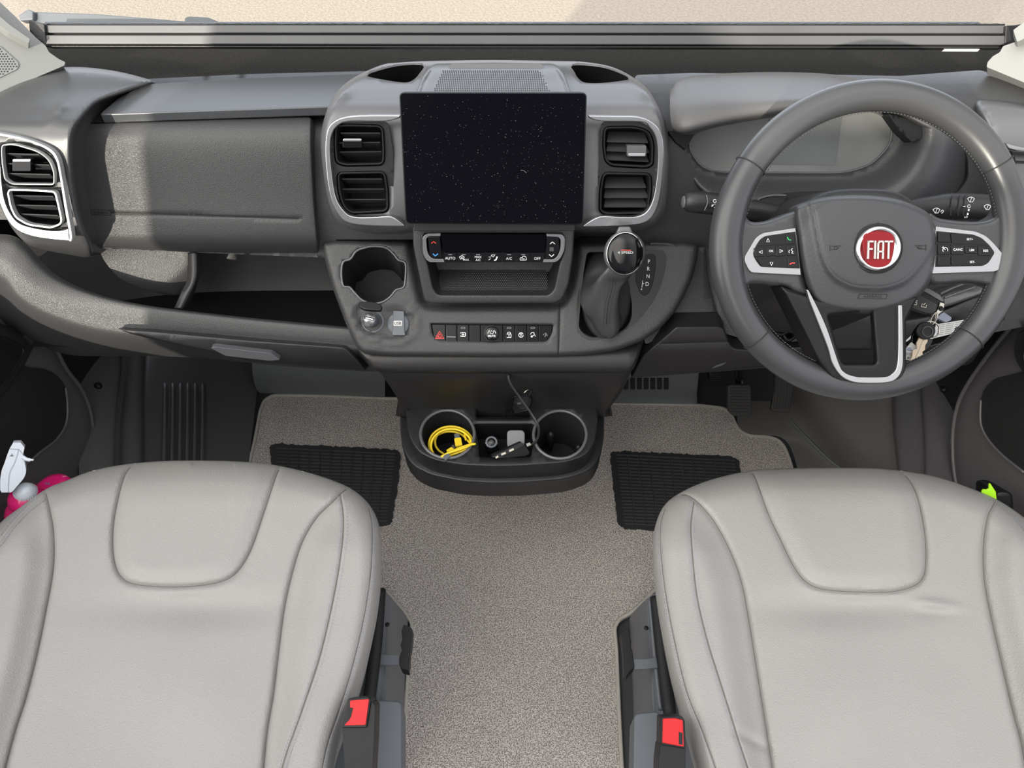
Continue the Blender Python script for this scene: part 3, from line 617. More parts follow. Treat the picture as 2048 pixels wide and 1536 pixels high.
slab('trim_edge', np.concatenate([cr([(-20, 264), (0, 267), (36, 274), (73, 285), (102, 299), (116, 318), (123, 349), (134, 413), (144, 470), (142, 484)], 4), cr([(137, 482), (138, 468), (128, 413), (118, 349), (111, 320), (98, 303), (72, 289), (36, 279), (0, 272), (-20, 269)], 4)]), Pln(at1(90, 380, 1.022), el(23)), .01, 'silverlt', dash, bev=.001)
# open shelf ----------------------------------------------------------
box('shelf_back', (-.82, 1.0, .50), (-.22, 1.02, .80), 'felt2', dash, bev=0) if False else None
gpx('shelf_back', [[(40, 440, 1.20), (200, 470, 1.28), (400, 480, 1.30), (740, 500, 1.31)], [(60, 560, 1.24), (200, 560, 1.31), (400, 560, 1.34), (740, 570, 1.34)], [(100, 640, 1.26), (200, 640, 1.33), (400, 650, 1.36), (740, 670, 1.36)]], 'grain', dash, n=8, k=5)
mesh('shelf_floor', [(-.80, .848, .585), (-.20, .848, .60), (-.20, 1.04, .575), (-.80, 1.04, .565)], [(0, 1, 2, 3)], 'black', dash, smooth=False)
gpx('shelf_insert', [[(195, 486, 1.18), (208, 520, 1.20), (240, 556, 1.22), (290, 578, 1.235), (330, 590, 1.25)], [(300, 480, 1.20), (310, 520, 1.215), (325, 560, 1.225), (340, 580, 1.24), (350, 590, 1.25)], [(382, 492, 1.21), (381, 520, 1.22), (380, 545, 1.235), (368, 570, 1.245), (358, 589, 1.255)]], 'grain', dash, n=8, k=6)
gpx('shelf_divider', [[(378, 505, 1.17), (376, 560, 1.18), (362, 590, 1.18), (350, 618, 1.19)], [(390, 505, 1.165), (390, 555, 1.17), (376, 590, 1.175), (362, 617, 1.182)], [(399, 512, 1.18), (398, 545, 1.19), (384, 590, 1.195), (370, 618, 1.20)]], 'grain2', dash, n=8, k=5, thick=.004)
lipd = PD([(470, 1.11), (500, 1.12), (560, 1.14), (620, 1.168), (660, 1.185)])
lip = [[(-40, 470, 1.14), (20, 470, 1.13), (56, 492, 1.135), (110, 548, 1.15), (190, 586, 1.165), (290, 610, 1.175), (450, 630, 1.185), (600, 645, 1.19), (740, 658, 1.19)],
       [(-40, 480, 1.12), (14, 490, 1.12), (46, 512, 1.125), (100, 560, 1.14), (185, 594, 1.155), (290, 617, 1.165), (450, 637, 1.175), (600, 652, 1.18), (740, 664, 1.18)],
       [(-40, 520, 1.115), (8, 540, 1.12), (40, 572, 1.128), (96, 602, 1.142), (185, 632, 1.16), (290, 652, 1.172), (450, 668, 1.182), (600, 680, 1.186), (740, 690, 1.186)],
       [(-40, 560, 1.15), (6, 580, 1.15), (40, 612, 1.155), (98, 642, 1.165), (190, 668, 1.18), (290, 680, 1.19), (450, 690, 1.197), (600, 700, 1.20), (745, 712, 1.20)],
       [(-40, 640, 1.26), (30, 660, 1.26), (80, 690, 1.27), (140, 710, 1.28), (230, 712, 1.28), (300, 712, 1.285), (430, 718, 1.29), (560, 732, 1.29), (750, 744, 1.28)]]
gpx('shelf_lip', lip, 'grain', dash, n=7, k=6)
LP = PD([(640, 1.183), (665, 1.188), (700, 1.24), (750, 1.30)])
gd = skin('glovebox_door', rnd([(234, 657), (300, 661), (500, 680), (690, 694), (718, 722), (732, 741), (640, 733), (500, 724), (420, 704), (330, 684), (262, 668)], [4, 6, 6, 10, 8, 4, 6, 6, 8, 8, 6]), PD([(640, 1.150), (656, 1.152), (690, 1.163), (724, 1.19), (745, 1.225)]), 'grain2', dash, step=9, roll=(5, .006), skirt=.03)
slab('glovebox_handle', rnd([(421, 696), (430, 694), (542, 707), (560, 720), (540, 722), (450, 712)], 3), Pln(at1(480, 700, 1.158), el(10)), .01, 'lidp', gd, bev=.002)
# ================================================================== centre pod
pc = PD([(112, 1.15), (126, 1.125), (160, 1.07), (200, 1.033), (232, 1.018), (318, 1.03), (400, 1.05), (438, 1.066), (456, 1.085), (472, 1.12)])
c_o = cr([(760, 131), (800, 125), (860, 122), (985, 120), (1110, 122), (1170, 124), (1230, 136), (1285, 168), (1313, 205), (1333, 250), (1338, 300), (1335, 370), (1328, 425), (1306, 454), (1270, 466), (1160, 466), (985, 466), (830, 466), (760, 468), (700, 458), (668, 432), (652, 380), (642, 300), (645, 250), (665, 196), (700, 160)], 5, True)
cl = cr([(735, 151), (765, 139), (805, 131), (846, 131), (838, 148), (826, 160), (808, 165), (765, 159)], 4, True)
crh = cr([(1146, 131), (1200, 134), (1238, 146), (1257, 157), (1240, 162), (1200, 166), (1170, 165), (1157, 157), (1149, 144)], 4, True)
va = rnd([(669, 262), (672, 250), (700, 249), (766, 251), (769, 300), (768, 330), (690, 332), (672, 326), (669, 300)], [8, 6, 8, 14, 8, 12, 14, 8, 8])
vb = rnd([(674, 345), (770, 343), (776, 380), (777, 424), (700, 428), (684, 412), (676, 380)], [12, 12, 8, 14, 16, 14, 8])
vc = rnd([(1208, 254), (1270, 253), (1300, 262), (1308, 290), (1306, 330), (1294, 336), (1222, 332), (1210, 322), (1206, 290)], [12, 12, 16, 12, 10, 10, 10, 10, 8])
vd = rnd([(1206, 345), (1302, 347), (1303, 380), (1296, 428), (1215, 430), (1199, 424), (1200, 380)], [12, 12, 8, 16, 12, 10, 8])
pod = skin('centre_pod', c_o, pc, 'satin', dash, holes=[cl, crh] + [insets(v, -3) for v in (va, vb, vc, vd)], step=9, roll=(14, .03), skirt=.05, hroll=False,
     fn=lambda q: sum(-.009 * np.exp(-(((q[:, 0] - x) * .8 + s * (q[:, 1] - 188) * .62) / 9) ** 2 - ((q[:, 1] - 188) / 17) ** 2) for x, s in ((688, 1), (1296, -1))))
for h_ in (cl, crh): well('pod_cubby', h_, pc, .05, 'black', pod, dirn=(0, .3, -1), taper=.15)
skin('vent_surround', rnd([(664, 250), (700, 243), (776, 243), (786, 300), (788, 436), (705, 436), (686, 424), (672, 395), (662, 320)], 8), Pln(at1(720, 340, 1.032), el(22)), 'grain2', pod, holes=[insets(va, -2), insets(vb, -2)], step=10, skirt=.006)
skin('vent_surround', rnd([(1203, 243), (1282, 243), (1304, 256), (1316, 275), (1317, 320), (1308, 395), (1296, 422), (1275, 435), (1192, 435), (1197, 340)], 8), Pln(at1(1256, 340, 1.032), el(22)), 'grain2', pod, holes=[insets(vc, -2), insets(vd, -2)], step=10, skirt=.006)
PT2 = Pln(at1(730, 340, 1.022), el(22))
slab('silver_trim', np.concatenate([cr([(802, 230), (740, 230), (700, 232), (674, 239), (656, 256), (650, 290), (652, 340), (660, 392), (675, 428), (698, 446), (745, 452), (810, 453)], 4), cr([(808, 449), (782, 433), (745, 434), (706, 433), (687, 421), (672, 395), (664, 350), (660, 300), (664, 268), (678, 250), (702, 243), (772, 243), (800, 236)], 4)]), PT2, .012, 'silver', pod, bev=.004, seg=3)
slab('silver_trim', np.concatenate([cr([(1176, 231), (1230, 232), (1275, 233), (1303, 243), (1322, 264), (1328, 300), (1326, 350), (1320, 398), (1306, 432), (1281, 448), (1230, 453), (1166, 454)], 4), cr([(1168, 449), (1200, 433), (1240, 434), (1273, 433), (1294, 422), (1307, 395), (1314, 350), (1316, 310), (1312, 276), (1300, 256), (1281, 244), (1203, 243), (1178, 236)], 4)]), PT2, .012, 'silver', pod, bev=.004, seg=3)
# raised speaker grille on the pod ------------------------------------
g2 = PD([(112, 1.12), (124, 1.09), (140, 1.062), (160, 1.045), (190, 1.02), (215, 1.01)])
gr_ = skin('speaker_grille', rnd([(866, 127), (985, 125), (1112, 127), (1130, 150), (1146, 200), (826, 200), (846, 150)], [12, 5, 12, 20, 3, 3, 20]), g2, 'satin', dash, step=9, roll=(5, .006), skirt=.03, grooves=[(np.array([(862, 142), (848, 165), (838, 195)]), 1.6, .003), (np.array([(1114, 142), (1127, 165), (1136, 195)]), 1.6, .003)])
hs = []
for j in range(16):
    y = 141.5 + j * 3.35 * (1 + j * .006)
    hw = 98 + (y - 140) * .46; n_ = int(2 * hw / 4.3)
    for i in range(n_): hs.append((985 - hw + 4.3 * i + (2.15 if j % 2 else 0), y))
vs, fs = [], []
for x, y in hs:
    if y > 192: continue
    q = ell(x, y, 1.35, 1.05, n=6); k_ = len(vs); vs += list(at(q, g2(q) - .0006)); fs.append(tuple(range(k_, k_ + 6)))
mesh('grille_holes', vs, fs, 'deep', gr_, smooth=False)
slab('grille_ledge', rnd([(902, 127), (1083, 127), (1090, 138), (894, 138)], 3), Pln(at1(985, 132, 1.068), el(60)), .006, 'satin', gr_, bev=.002)
# ================================================================== air vents
def vent(outl, n_, slats, tab, label, df, down, ringm='black', rw=4.2):
    c = outl.mean(0); t = thing('air_vent', label, 'air vent', at1(c[0], outl[:, 1].max(), df([tuple(c)])[0]), 'dashboard air vents')
    inn = insets(outl, rw)
    slab('vent_frame', outl, df.off(-.001), .008, ringm, t, bev=.0012, holes=[inn])
    well('vent_duct', inn, df.off(-.004), .055, 'deep', t, dirn=(0, .8, -.45))
    dv = np.array([0, .50, -.62] if down else [0, .95, .12]); dv /= np.linalg.norm(dv)
    for x0, x1, y0, y1 in slats:
        pl = df.off(-.010); a, b = pl.hit(x0, y0), pl.hit(x1, y1); up = np.array([0, .1, 1.0]); th = .0016
        e = [a, b, b + dv * .02 + (a - b) * .06, a + dv * .02 + (b - a) * .06]; vs = e + [p - up * th for p in e]
        s = mesh('vent_slat', vs, [(0, 1, 2, 3), (7, 6, 5, 4), (1, 0, 4, 5), (2, 1, 5, 6), (3, 2, 6, 7), (0, 3, 7, 4)], 'slat', t, smooth=False)
    if tab:
        x0, x1, y0, y1, m_ = tab; pl = df.off(-.002)
        o = slab('vent_tab', rr(x0, y0, x1, y1, 3), pl, .012, 'gloss' if not m_ else 'satin', t, bev=.001)
        slab('tab_insert', rr(x0 + 1, y0 + .5, x1 - 1, y0 + 6, 2.4) if not m_ else rr(x0 + 3, y1 - 6, x1 - 2, y1, 2), pl.off(.0015), .003, 'chrome', o, bev=.0008)
M['slat'] = mat('vent_slat_plastic', (.045, .045, .048), .35)
PVc = Pln(at1(720, 340, 1.027), el(22)); PVr = Pln(at1(1256, 340, 1.027), el(22))
vent(va, 3, [(681, 760, 265, 265), (678, 760, 284.5, 283.5), (679, 763, 303, 302)], (685, 724, 277, 296, 0), 'upper air vent left of the touchscreen, with a chrome tab', PVc, True)
vent(vb, 3, [(684, 764, 357, 357), (685, 768, 377, 377), (689, 771, 398, 398)], None, 'lower air vent left of the touchscreen, without a tab', PVc, True)
vent(vc, 3, [(1214, 1296, 282, 284), (1213, 1298, 300, 304), (1212, 1297, 318, 322)], (1254, 1293, 291, 313, 1), 'upper air vent right of the touchscreen, its tab turned down', PVr, False)
vent(vd, 3, [(1209, 1292, 374, 374), (1208, 1296, 394, 394), (1208, 1294, 413, 413)], None, 'lower air vent right of the touchscreen, no tab', PVr, False)
PVl = Pln(at1(60, 370, 1.016), el(22))
vent(v1, 3, [(12, 78, 306, 308), (14, 98, 326, 329), (16, 100, 346, 348)], (24, 62, 318, 343, 0), 'upper air vent in the far left dashboard corner, pale rimmed', PVl, True, 'silverlt', 3)
vent(v2, 3, [(23, 106, 390, 392), (28, 111, 409, 411), (42, 115, 427, 430)], None, 'lower air vent in the far left dashboard corner, pale rimmed', PVl, True, 'silverlt', 3)
# ================================================================== touchscreen
t = thing('touchscreen', 'large black dusty touchscreen standing proud of the centre pod', 'touchscreen', at1(985, 452, 1.03), None)
so = rnd([(798, 184.5), (1174, 185), (1166, 450), (811, 448)], 11)
slab('screen_frame', so, PS.off(-.0015), .016, 'black', t, bev=.0015)
sg = slab('screen_glass', insets(so, 2.2), PS, .004, 'screen', t, bev=.0006)
vs, fs = [], []
for i in range(420):
    x, y = 806 + random.random() * 358, 192 + random.random() ** .85 * 252
    if x < 815 and y > 350: continue
    q = ell(x, y, .35 + .35 * random.random() ** 3, n=5); k_ = len(vs); vs += list(at(q, PS.off(.0002)(q))); fs.append(tuple(range(k_, k_ + 5)))
M['dust'] = mat('dust', (.22, .22, .24), .9)
mesh('dust_specks', vs, fs, 'dust', sg, smooth=False)
ribbon('lint', [cr([(1041, 341), (1047, 341), (1053, 346)], 4)], .7, PS.off(.0003), 'dust', sg)
slab('screen_bracket', rnd([(830, 440), (1150, 440), (1150, 462), (826, 462)], 3), PS.off(-.02), .03, 'grain2', t, bev=.002)
# ================================================================== climate unit
t = thing('climate_panel', 'climate control panel with white lettered keys under the touchscreen', 'climate control', at1(985, 607, 1.13))
fo = rnd([(825, 455), (1149, 458), (1146, 512), (1137, 571), (1125, 598), (1113, 606), (862, 607), (850, 602), (843, 573), (827, 494)], [2, 2, 10, 10, 10, 8, 10, 10, 10, 10])
inn = rnd([(848, 466), (1126, 466), (1128, 500), (1119, 528), (1109, 578), (1098, 590), (876, 590), (866, 577), (855, 526), (846, 500)], [6, 8, 8, 8, 10, 8, 8, 10, 8, 8])
skin('panel_frame', fo, PK, 'grain', t, holes=[inn], step=10, roll=(5, .004), skirt=.05, sdir=(0, .9, -.3))
well('tray', inn, PK.off(-.003), .085, 'deep', t, dirn=(0, 1, -.1))
mt = slab('tray_mat', rnd([(880, 520), (1088, 520), (1099, 583), (1094, 588), (884, 588), (876, 582)], 3), Z(.722), .003, 'rubber', t, bev=.001)
vs, fs = [], []
for j in range(17):
    for i in range(58):
        x, y = 881 + i * 3.72 + (1.86 if j % 2 else 0), 530 + j * 3.45
        if not 876 + 3 < x < 1097: continue
        q = ell(x, y, 1.2, .95, n=5); f_ = Z(.722); k_ = len(vs); b = at(q, f_(q)); vs += list(b); vs.append(b.mean(0) + np.array([0, 0, .0012])); fs += [(k_ + a, k_ + (a + 1) % 5, k_ + 5) for a in range(5)]
mesh('mat_pimples', vs, fs, 'slat', mt, smooth=False)
Pk = PK.off(.001)
slab('display', rnd([(881, 468), (1093, 469), (1090, 504.5), (887, 504)], 1), Pk, .02, 'screen', t, bev=.0005)
kx = [887, 913.5, 942, 970.5, 1004, 1032, 1060.5, 1089]
for i in range(7):
    b = slab('climate_key', [(kx[i] + .8, 505.5), (kx[i + 1] - .8, 505.5), (kx[i + 1] - .8, 524.5), (kx[i] + .8, 524.5)], Pk.off(.001), .02, 'gloss', t, bev=.0006); f_ = Pk.off(.001); cx = (kx[i] + kx[i + 1]) / 2
    if i != 6: ribbon('indicator', [np.array([(cx - 4, 509.2), (cx + 4, 509.2)])], 1.4, f_, 'dgrey', b)
    if i == 0: txt('lettering', 'AUTO', cx, 516.5, 5.4, f_, 'white', b)
    if i == 1: txt('lettering', 'MAX', cx + 4.5, 519.5, 4, f_, 'white', b); ribbon('symbol', [cr([(cx - 9, 514), (cx - 4, 511.5), (cx + 1, 514)], 4), np.array([(cx - 9, 514), (cx - 6, 519)]), np.array([(cx + 1, 514), (cx - 2, 519)]), np.array([(cx - 5, 514), (cx - 5, 518)]), np.array([(cx - 3, 514), (cx - 3, 518)])], 1, f_, 'white', b)
    if i == 2: txt('lettering', 'MAX', cx, 514, 4.6, f_, 'white', b); txt('lettering', 'A/C', cx, 520, 4.6, f_, 'white', b)
    if i == 3: ribbon('symbol', [cr([(cx + 1, 521), (cx + 5, 519), (cx + 7, 513)], 4)], 2.6, f_, 'white', b); ribbon('symbol', [np.array([(cx - 10, 514), (cx - 5, 514)]), np.array([(cx - 10, 520), (cx - 6, 517)]), cr([(cx - 5, 511), (cx - 1, 509.5), (cx + 2, 511)], 3), np.array([(cx - 5, 511), (cx - 1, 514), (cx + 2, 511)])], 1, f_, 'white', b)
    if i == 4: txt('lettering', 'A/C', cx, 517, 5.4, f_, 'white', b)
    if i == 5: ribbon('symbol', [cr([(cx - 6, 520), (cx - 6, 516), (cx - 2, 515.5), (cx, 512.5), (cx + 5, 513), (cx + 6, 517), (cx + 6, 520), (cx - 6, 520)], 2), np.array([(cx - 3, 517.5), (cx + 3, 517.5)])], 1.1, f_, 'white', b)
    if i == 6: txt('lettering', 'OFF', cx, 517, 5.4, f_, 'white', b)
lb_ = np.array([(881, 467), (853, 468), (845, 475), (845, 504), (850, 517), (858, 524.5), (889, 524.5), (887, 518.5), (866, 518), (858, 512), (854, 502), (852, 478), (857, 472.5), (881, 472.5)])
slab('silver_bracket', rnd(lb_, [1, 7, 7, 8, 8, 7, 1, 1, 7, 7, 7, 5, 5, 1]), Pk.off(.0025), .01, 'silver', t, bev=.0012)
rb_ = np.array([(1093, 468), (1124, 469), (1130, 476), (1129, 500), (1121, 517), (1112, 524.5), (1086, 524.5), (1088, 519), (1108, 519), (1115, 513), (1120.5, 500), (1121.5, 480), (1117, 474), (1093, 473)])
slab('silver_bracket', rnd(rb_, [1, 7, 7, 8, 8, 7, 1, 1, 7, 7, 7, 5, 5, 1]), Pk.off(.0025), .01, 'silver', t, bev=.0012)
b = slab('temperature_rocker', rnd([(855, 473.5), (880, 473.5), (884, 516), (867, 517), (859, 510)], [3, 2, 2, 5, 5]), Pk.off(.0015), .02, 'gloss', t, bev=.001); f_ = Pk.off(.0015)
ribbon('red_arrow', [np.array([(862.5, 487), (867, 483), (872, 487)])], 1.7, f_, 'redp', b); ribbon('blue_arrow', [np.array([(866, 507.5), (870.5, 512), (876, 507.5)])], 2, f_, 'bluep', b)
b = slab('fan_rocker', rnd([(1093, 474), (1118, 474), (1119, 500), (1112, 514), (1104, 518), (1090, 518)], [2, 4, 6, 6, 5, 2]), Pk.off(.0015), .02, 'gloss', t, bev=.001)
ribbon('arrow', [np.array([(1100, 488), (1105, 484), (1110, 488)]), np.array([(1098, 509), (1103, 513), (1108, 509)])], 1.8, f_, 'white', b)
ribbon('symbol', [cr(ell(x_, y_, 1.6, n=6), 2, True) for x_, y_ in ((1101.5, 496.5), (1105.5, 496.5), (1101.5, 500.5), (1105.5, 500.5))], .7, f_, 'dgrey', b)
# ================================================================== lower console
con = thing('centre_console', 'grained black centre console with a round cup well and switch row', 'console', at1(985, 712, 1.16))
co = rnd([(644, 484), (668, 480), (760, 482), (830, 484), (1150, 486), (1290, 484), (1375, 484), (1396, 490), (1396, 508), (1387, 550), (1371, 588), (1352, 622), (1322, 656), (1283, 683), (1234, 701), (1176, 710), (1117, 713), (985, 714), (777, 712), (728, 707), (716, 698), (704, 676), (689, 641), (665, 576), (647, 508)], 10)
cup = cr([(683, 552), (684, 531), (689, 522), (701, 518), (712, 503), (728, 496), (749, 492.5), (773, 496), (788, 509), (797, 520), (808, 524), (812, 533), (810, 565), (806, 575.5), (792, 580), (781, 593), (765, 604), (745, 607), (724, 600), (708, 584), (699, 574.5), (687, 572)], 3, True)
boot = rnd([(1174, 504), (1240, 504), (1252, 540), (1264, 606), (1264, 637), (1252, 660), (1225, 672), (1185, 678), (1166, 668), (1157, 655), (1161, 606), (1167, 547)], [8, 8, 10, 10, 12, 12, 12, 12, 10, 10, 8, 8])
swo = rnd([(861, 647), (1107, 650), (1104, 668), (1095, 685), (985, 686), (874, 683), (864, 670)], [4, 4, 6, 8, 4, 8, 6])
def cdip(q):   # moat around the climate unit and raised right shoulder
    f2 = np.array(fo) * [1, 1]; dd = dist(q, f2); ins = inside(q, f2); a = np.where(ins, 1.0, np.exp(-(dd / 9) ** 2)); r = .016 * a
    sr = np.array([(707, 622), (722, 604), (760, 608), (824, 622), (831, 645), (823, 670), (800, 681), (755, 675), (722, 663)]); i2 = inside(q, sr); d2 = dist(q, sr)
    return r + .005 * np.where(i2, smooth01(d2 / 4), 0) - .004 * np.where(~i2, np.exp(-(d2 / 7) ** 2), 0) * (q[:, 1] > 620)
skin('console_shell', co, PL, 'grain', con, holes=[cup, boot, swo], step=8, roll=(11, .016), skirt=.10, sdir=(0, 1, -.25), fn=cdip, hroll=False, grooves=[(dens([(1120, 606), (1117, 713)], 8, False), 1.0, .003)])
tpx('console_edge', [(1300, 487), (1340, 489), (1352, 496), (1354, 512), (1346, 550), (1324, 604), (1284, 646), (1240, 668), (1190, 684), (1150, 692)], PL.off(-.002), .0022, 'grain', con)
tpx('well_rim', cup[::3], PL.off(0), .0016, 'satin', con, closed=True, n=4)
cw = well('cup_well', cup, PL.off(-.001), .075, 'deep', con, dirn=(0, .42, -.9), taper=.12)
pb = Pln(at1(761, 578, 1.245), (0, -.25, 1)); pd_ = skin('cup_mat', ell(762, 586, 42, 37, 28), pb, 'rubber2', con, step=12, skirt=.004, roll=(3, .002)) if False else None
M['rubber2'] = mat('ribbed_rubber_mat', (.04, .038, .037), .6)
pd_ = skin('cup_mat', ell(762, 586, 42, 38, 32), pb, 'rubber2', con, step=12, skirt=.004, roll=(3, .002))
ms = []
for j in range(12):
    for i in range(14):
        x, y = 722 + i * 6.6 + (3.3 if j % 2 else 0), 562 + j * 5.2
        if ((x - 762) / 34) ** 2 + ((y - 586) / 31) ** 2 > 1 or y < 558: continue
        p = pb.hit(x, y); ms.append(lathemesh([(.0019, 0), (.0015, .0012), (.0004, .0016)], p, (0, -.25, 1), 6))
vs, fs = join(*ms); mesh('mat_studs', vs, fs, 'rubber2', pd_)
slab('console_base', rnd([(700, 680), (985, 700), (1290, 680), (1262, 745), (1180, 746), (985, 747), (790, 746), (745, 742), (725, 712)], 12), PD([(670, 1.20), (690, 1.19), (715, 1.178), (748, 1.195)]), .06, 'grain2', con, bev=0, sdir=(0, 1, 0)) if False else None
skin('console_base', rnd([(700, 690), (985, 705), (1290, 676), (1272, 730), (1262, 745), (1180, 746), (985, 747), (790, 746), (748, 742), (722, 712)], 9), PD([(670, 1.20), (690, 1.19), (715, 1.178), (748, 1.19), (760, 1.2)]), 'kick', con, step=16, roll=(8, .02), skirt=.10, sdir=(0, 1, -.1))
# sockets
sp_ = PL.off(-.008)
s1 = thing('power_socket', 'round power socket with its cap flipped open, left of the switch row', 'socket', sp_.hit(746, 643))
lathe('socket_ring', [(.0175, -.002), (.0180, .003), (.0160, .0045), (.0140, .003), (.0135, -.02)], sp_.hit(746, 643), sp_.n, 'grey2', s1, seg=28, cap=False)
cap_ = slab('socket_cap', cr([(717, 606), (724, 602.5), (745, 602.5), (760, 608), (764, 614), (760, 620), (745, 620), (728, 618), (718, 612)], 4, True), Pln(at1(740, 612, 1.11), el(75)), .007, 'black', s1, bev=.002)
u = thing('usb_charger', 'silver usb car charger plugged into the power socket', 'charger', sp_.hit(745, 642))
q0 = sp_.hit(746, 642); ax = np.array(sp_.n) + np.array([-.12, 0, .18]); 
lathe('charger_body', [(.0100, -.01), (.0100, .012), (.0114, .016), (.0118, .024), (.0110, .0265)], q0, ax, 'grey2', u, seg=28)
ax_ = ax / np.linalg.norm(ax); pf = Pln(q0 + ax_ * .0268, ax_)
lathe('charger_face', [(.0106, 0), (.0106, .0006)], q0 + ax_ * .0264, ax_, 'silver', u, seg=28)
cxy = (738.5, 633)
slab('usb_port', rnd([(729, 632), (748, 636), (747, 641.5), (728, 637.5)], 1), pf.off(.0012), .002, 'deep', u, bev=0); slab('port_tongue', [(731, 634.5), (746, 637.8), (746, 640), (731, 636.6)], pf.off(.0014), .001, 'steel', u, bev=0)
u2 = thing('usb_socket', 'grey flap covered usb socket beside the open power socket', 'socket', sp_.hit(797, 646))
lathe('socket_disc', [(.0172, -.003), (.0172, .004), (.0155, .0058)], sp_.hit(797, 648), sp_.n, 'grey2', u2, seg=30)
f1 = slab('rubber_flap', rnd([(786, 621), (808, 622), (809, 640), (809, 660), (811, 671), (784, 671), (786, 655)], 3), sp_.off(.0085), .005, 'grey2', u2, bev=.0015)
slab('label_plate', rr(787, 641.5, 804, 651.5, 1), sp_.off(.0088), .0005, 'label', f1, bev=0); txt('lettering', 'USB', 795.5, 646.5, 6, sp_.off(.0094), 'deep', f1)
# switch row
sw = thing('switch_row', 'row of gloss black push switches with round mute knob', 'switches', PL.hit(985, 684)); PW_ = PL.off(-.002)
slab('switch_tray', insets(swo, -1), PL.off(-.006), .02, 'deep', sw, bev=0)
xs = [863, 891, 914, 938, 961, 1006, 1030, 1054, 1077, 1106]
for i in range(9):
    a_, b_ = xs[i] + .7, xs[i + 1] - .7; ty = 649 + i * .25
    if i == 0: o_ = [(a_, ty), (b_, ty), (b_, 683), (a_ + 12, 683), (a_ + 4, 672)]
    elif i == 8: o_ = [(a_, ty), (b_ - 1, ty), (b_ - 2, 664), (b_ - 14, 684), (a_, 684)]
    else: o_ = [(a_, ty), (b_, ty), (b_, 684), (a_, 684)]
    b = slab('push_switch', rnd(o_, 1.5), PW_, .012, 'gloss', sw, bev=.0012); f_ = PW_.off(.0003); c_ = (a_ + b_) / 2; W = lambda L, w_=1.1, m_='white': ribbon('symbol', [np.array(l, float) for l in L], w_, f_, m_, b)
    if i in (2, 5, 7): W([rr(c_ - 4, 654.5, c_ + 4, 657.5, 1.2)], .8, 'dgrey')
    if i == 0: W([[(871, 677), (879, 662.5), (888, 677), (871, 677)], [(875.5, 674.3), (879.2, 668), (883.5, 674.3), (875.5, 674.3)]], 1.8, 'redp')
    if i == 1: W([[(c_ - 9, 673.5), (c_ + 9, 674)]], 1.6, 'dgrey')
    if i == 2: W([rr(c_ - 5, 665, c_ + 5, 673, 2), [(c_ - 2, 667), (c_ - 2, 671)], [(c_, 667), (c_, 671)], [(c_ + 2, 667), (c_ + 2, 671)]])
    if i == 4:
        kn = lathe('mute_knob', [(.0112, 0), (.0112, .006), (.0104, .0075), (.0092, .0080)], PW_.hit(984, 667), PW_.n, 'gloss', b, seg=32); fk = PW_.off(.0084)
        lathe('knob_ring', [(.0112, 0), (.0122, .0035), (.0114, .0055)], PW_.hit(984, 667), PW_.n, 'grey2', kn, seg=32, cap=False)
        txt('lettering', 'MUTE', 983.5, 672, 4.2, fk, 'white', kn, bold=.02); ribbon('symbol', [cr(ell(983.5, 664.5, 3.6, n=14)[1:10] * [1, 1], 2), np.array([(983.5, 659.5), (983.5, 664)])] if False else [ell(983.5, 664.3, 3.4, n=16, rot=-.6)[:12], np.array([(983.5, 659.6), (983.5, 663.6)]), np.array([(975.5, 667), (977.5, 662), (980, 660.5)]), np.array([(991.5, 667), (989.5, 662), (987, 660.5)])], 1, fk, 'white', kn)
    if i == 5: W([rr(c_ - 4, 668, c_ + 4, 675, 1), [(c_ - 2.6, 668), (c_ - 2.4, 664.5), (c_ + 2.4, 664.5), (c_ + 2.6, 668)], [(c_, 669), (c_, 675)]], 1.3)
    if i == 6: W([ell(c_, 670, 4.6, n=14), [(c_ - 2.5, 668), (c_ + 2.5, 668)], [(c_, 668), (c_, 672.5)]], 1.3)
    if i == 7: W([[(c_ - 5, 669), (c_ - 2, 665), (c_ + 2, 665), (c_ + 3, 668)], [(c_ - 3, 674), (c_ + 4, 669), (c_ + 5, 673)], ell(c_ - 2, 673, 1.5, n=8)], 1.3)
    if i == 8: W([[(c_ - 5, 670), (c_, 666), (c_ + 3, 672)], [(c_ - 2, 674), (c_ + 1, 668)]], 1.2, 'dgrey')
# gear selector
gs = thing('gear_selector', 'automatic gear lever with glossy black knob and leather boot', 'gear lever', PL.hit(1220, 678)); PG = PL.off(.001)
pg = slab('selector_plate', rnd([(1168, 500), (1240, 497), (1326, 500), (1333, 512), (1330, 540), (1322, 570), (1305, 606), (1273, 645), (1234, 669), (1186, 681), (1166, 676), (1155, 661), (1154, 640), (1160, 567)], [10, 5, 10, 8, 8, 8, 8, 10, 10, 10, 10, 8, 8, 8]), PG, .004, 'kick', gs, holes=[boot], bev=.001)
lg = slab('legend_plate', rnd([(1271, 520), (1300, 507), (1311, 510), (1312, 530), (1306, 568), (1298, 587), (1288, 592), (1280, 586), (1271, 560)], 5), PG.off(.0012), .002, 'black', pg, bev=.0008); f_ = PG.off(.0014)
for s_, x, y, h in (('P', 1298, 523, 8), ('R', 1297, 537.5, 8), ('N', 1296, 552.5, 8), ('D', 1294.5, 568, 8.5), ('-', 1285.5, 557, 1.4), ('+', 1283, 578.5, 6)): txt('gear_letter', s_, x, y, h, f_, 'white', lg, sx=.85 if s_ in 'PRND' else 1)
ribbon('symbol', [np.array([(1285.5, 561), (1283.8, 575)]), np.array([(1285, 567.5), (1288.5, 567.5)])], 1.1, f_, 'white', lg)
well('boot_recess', boot, PG.off(-.002), .05, 'deep', gs, dirn=-PG.n)
def ringpx(o, d): return [(x, y, dd) for (x, y), dd in zip(o, d(o) if callable(d) else np.full(len(o), d))]
bo = cr(boot[::3], 2, True)[:40]
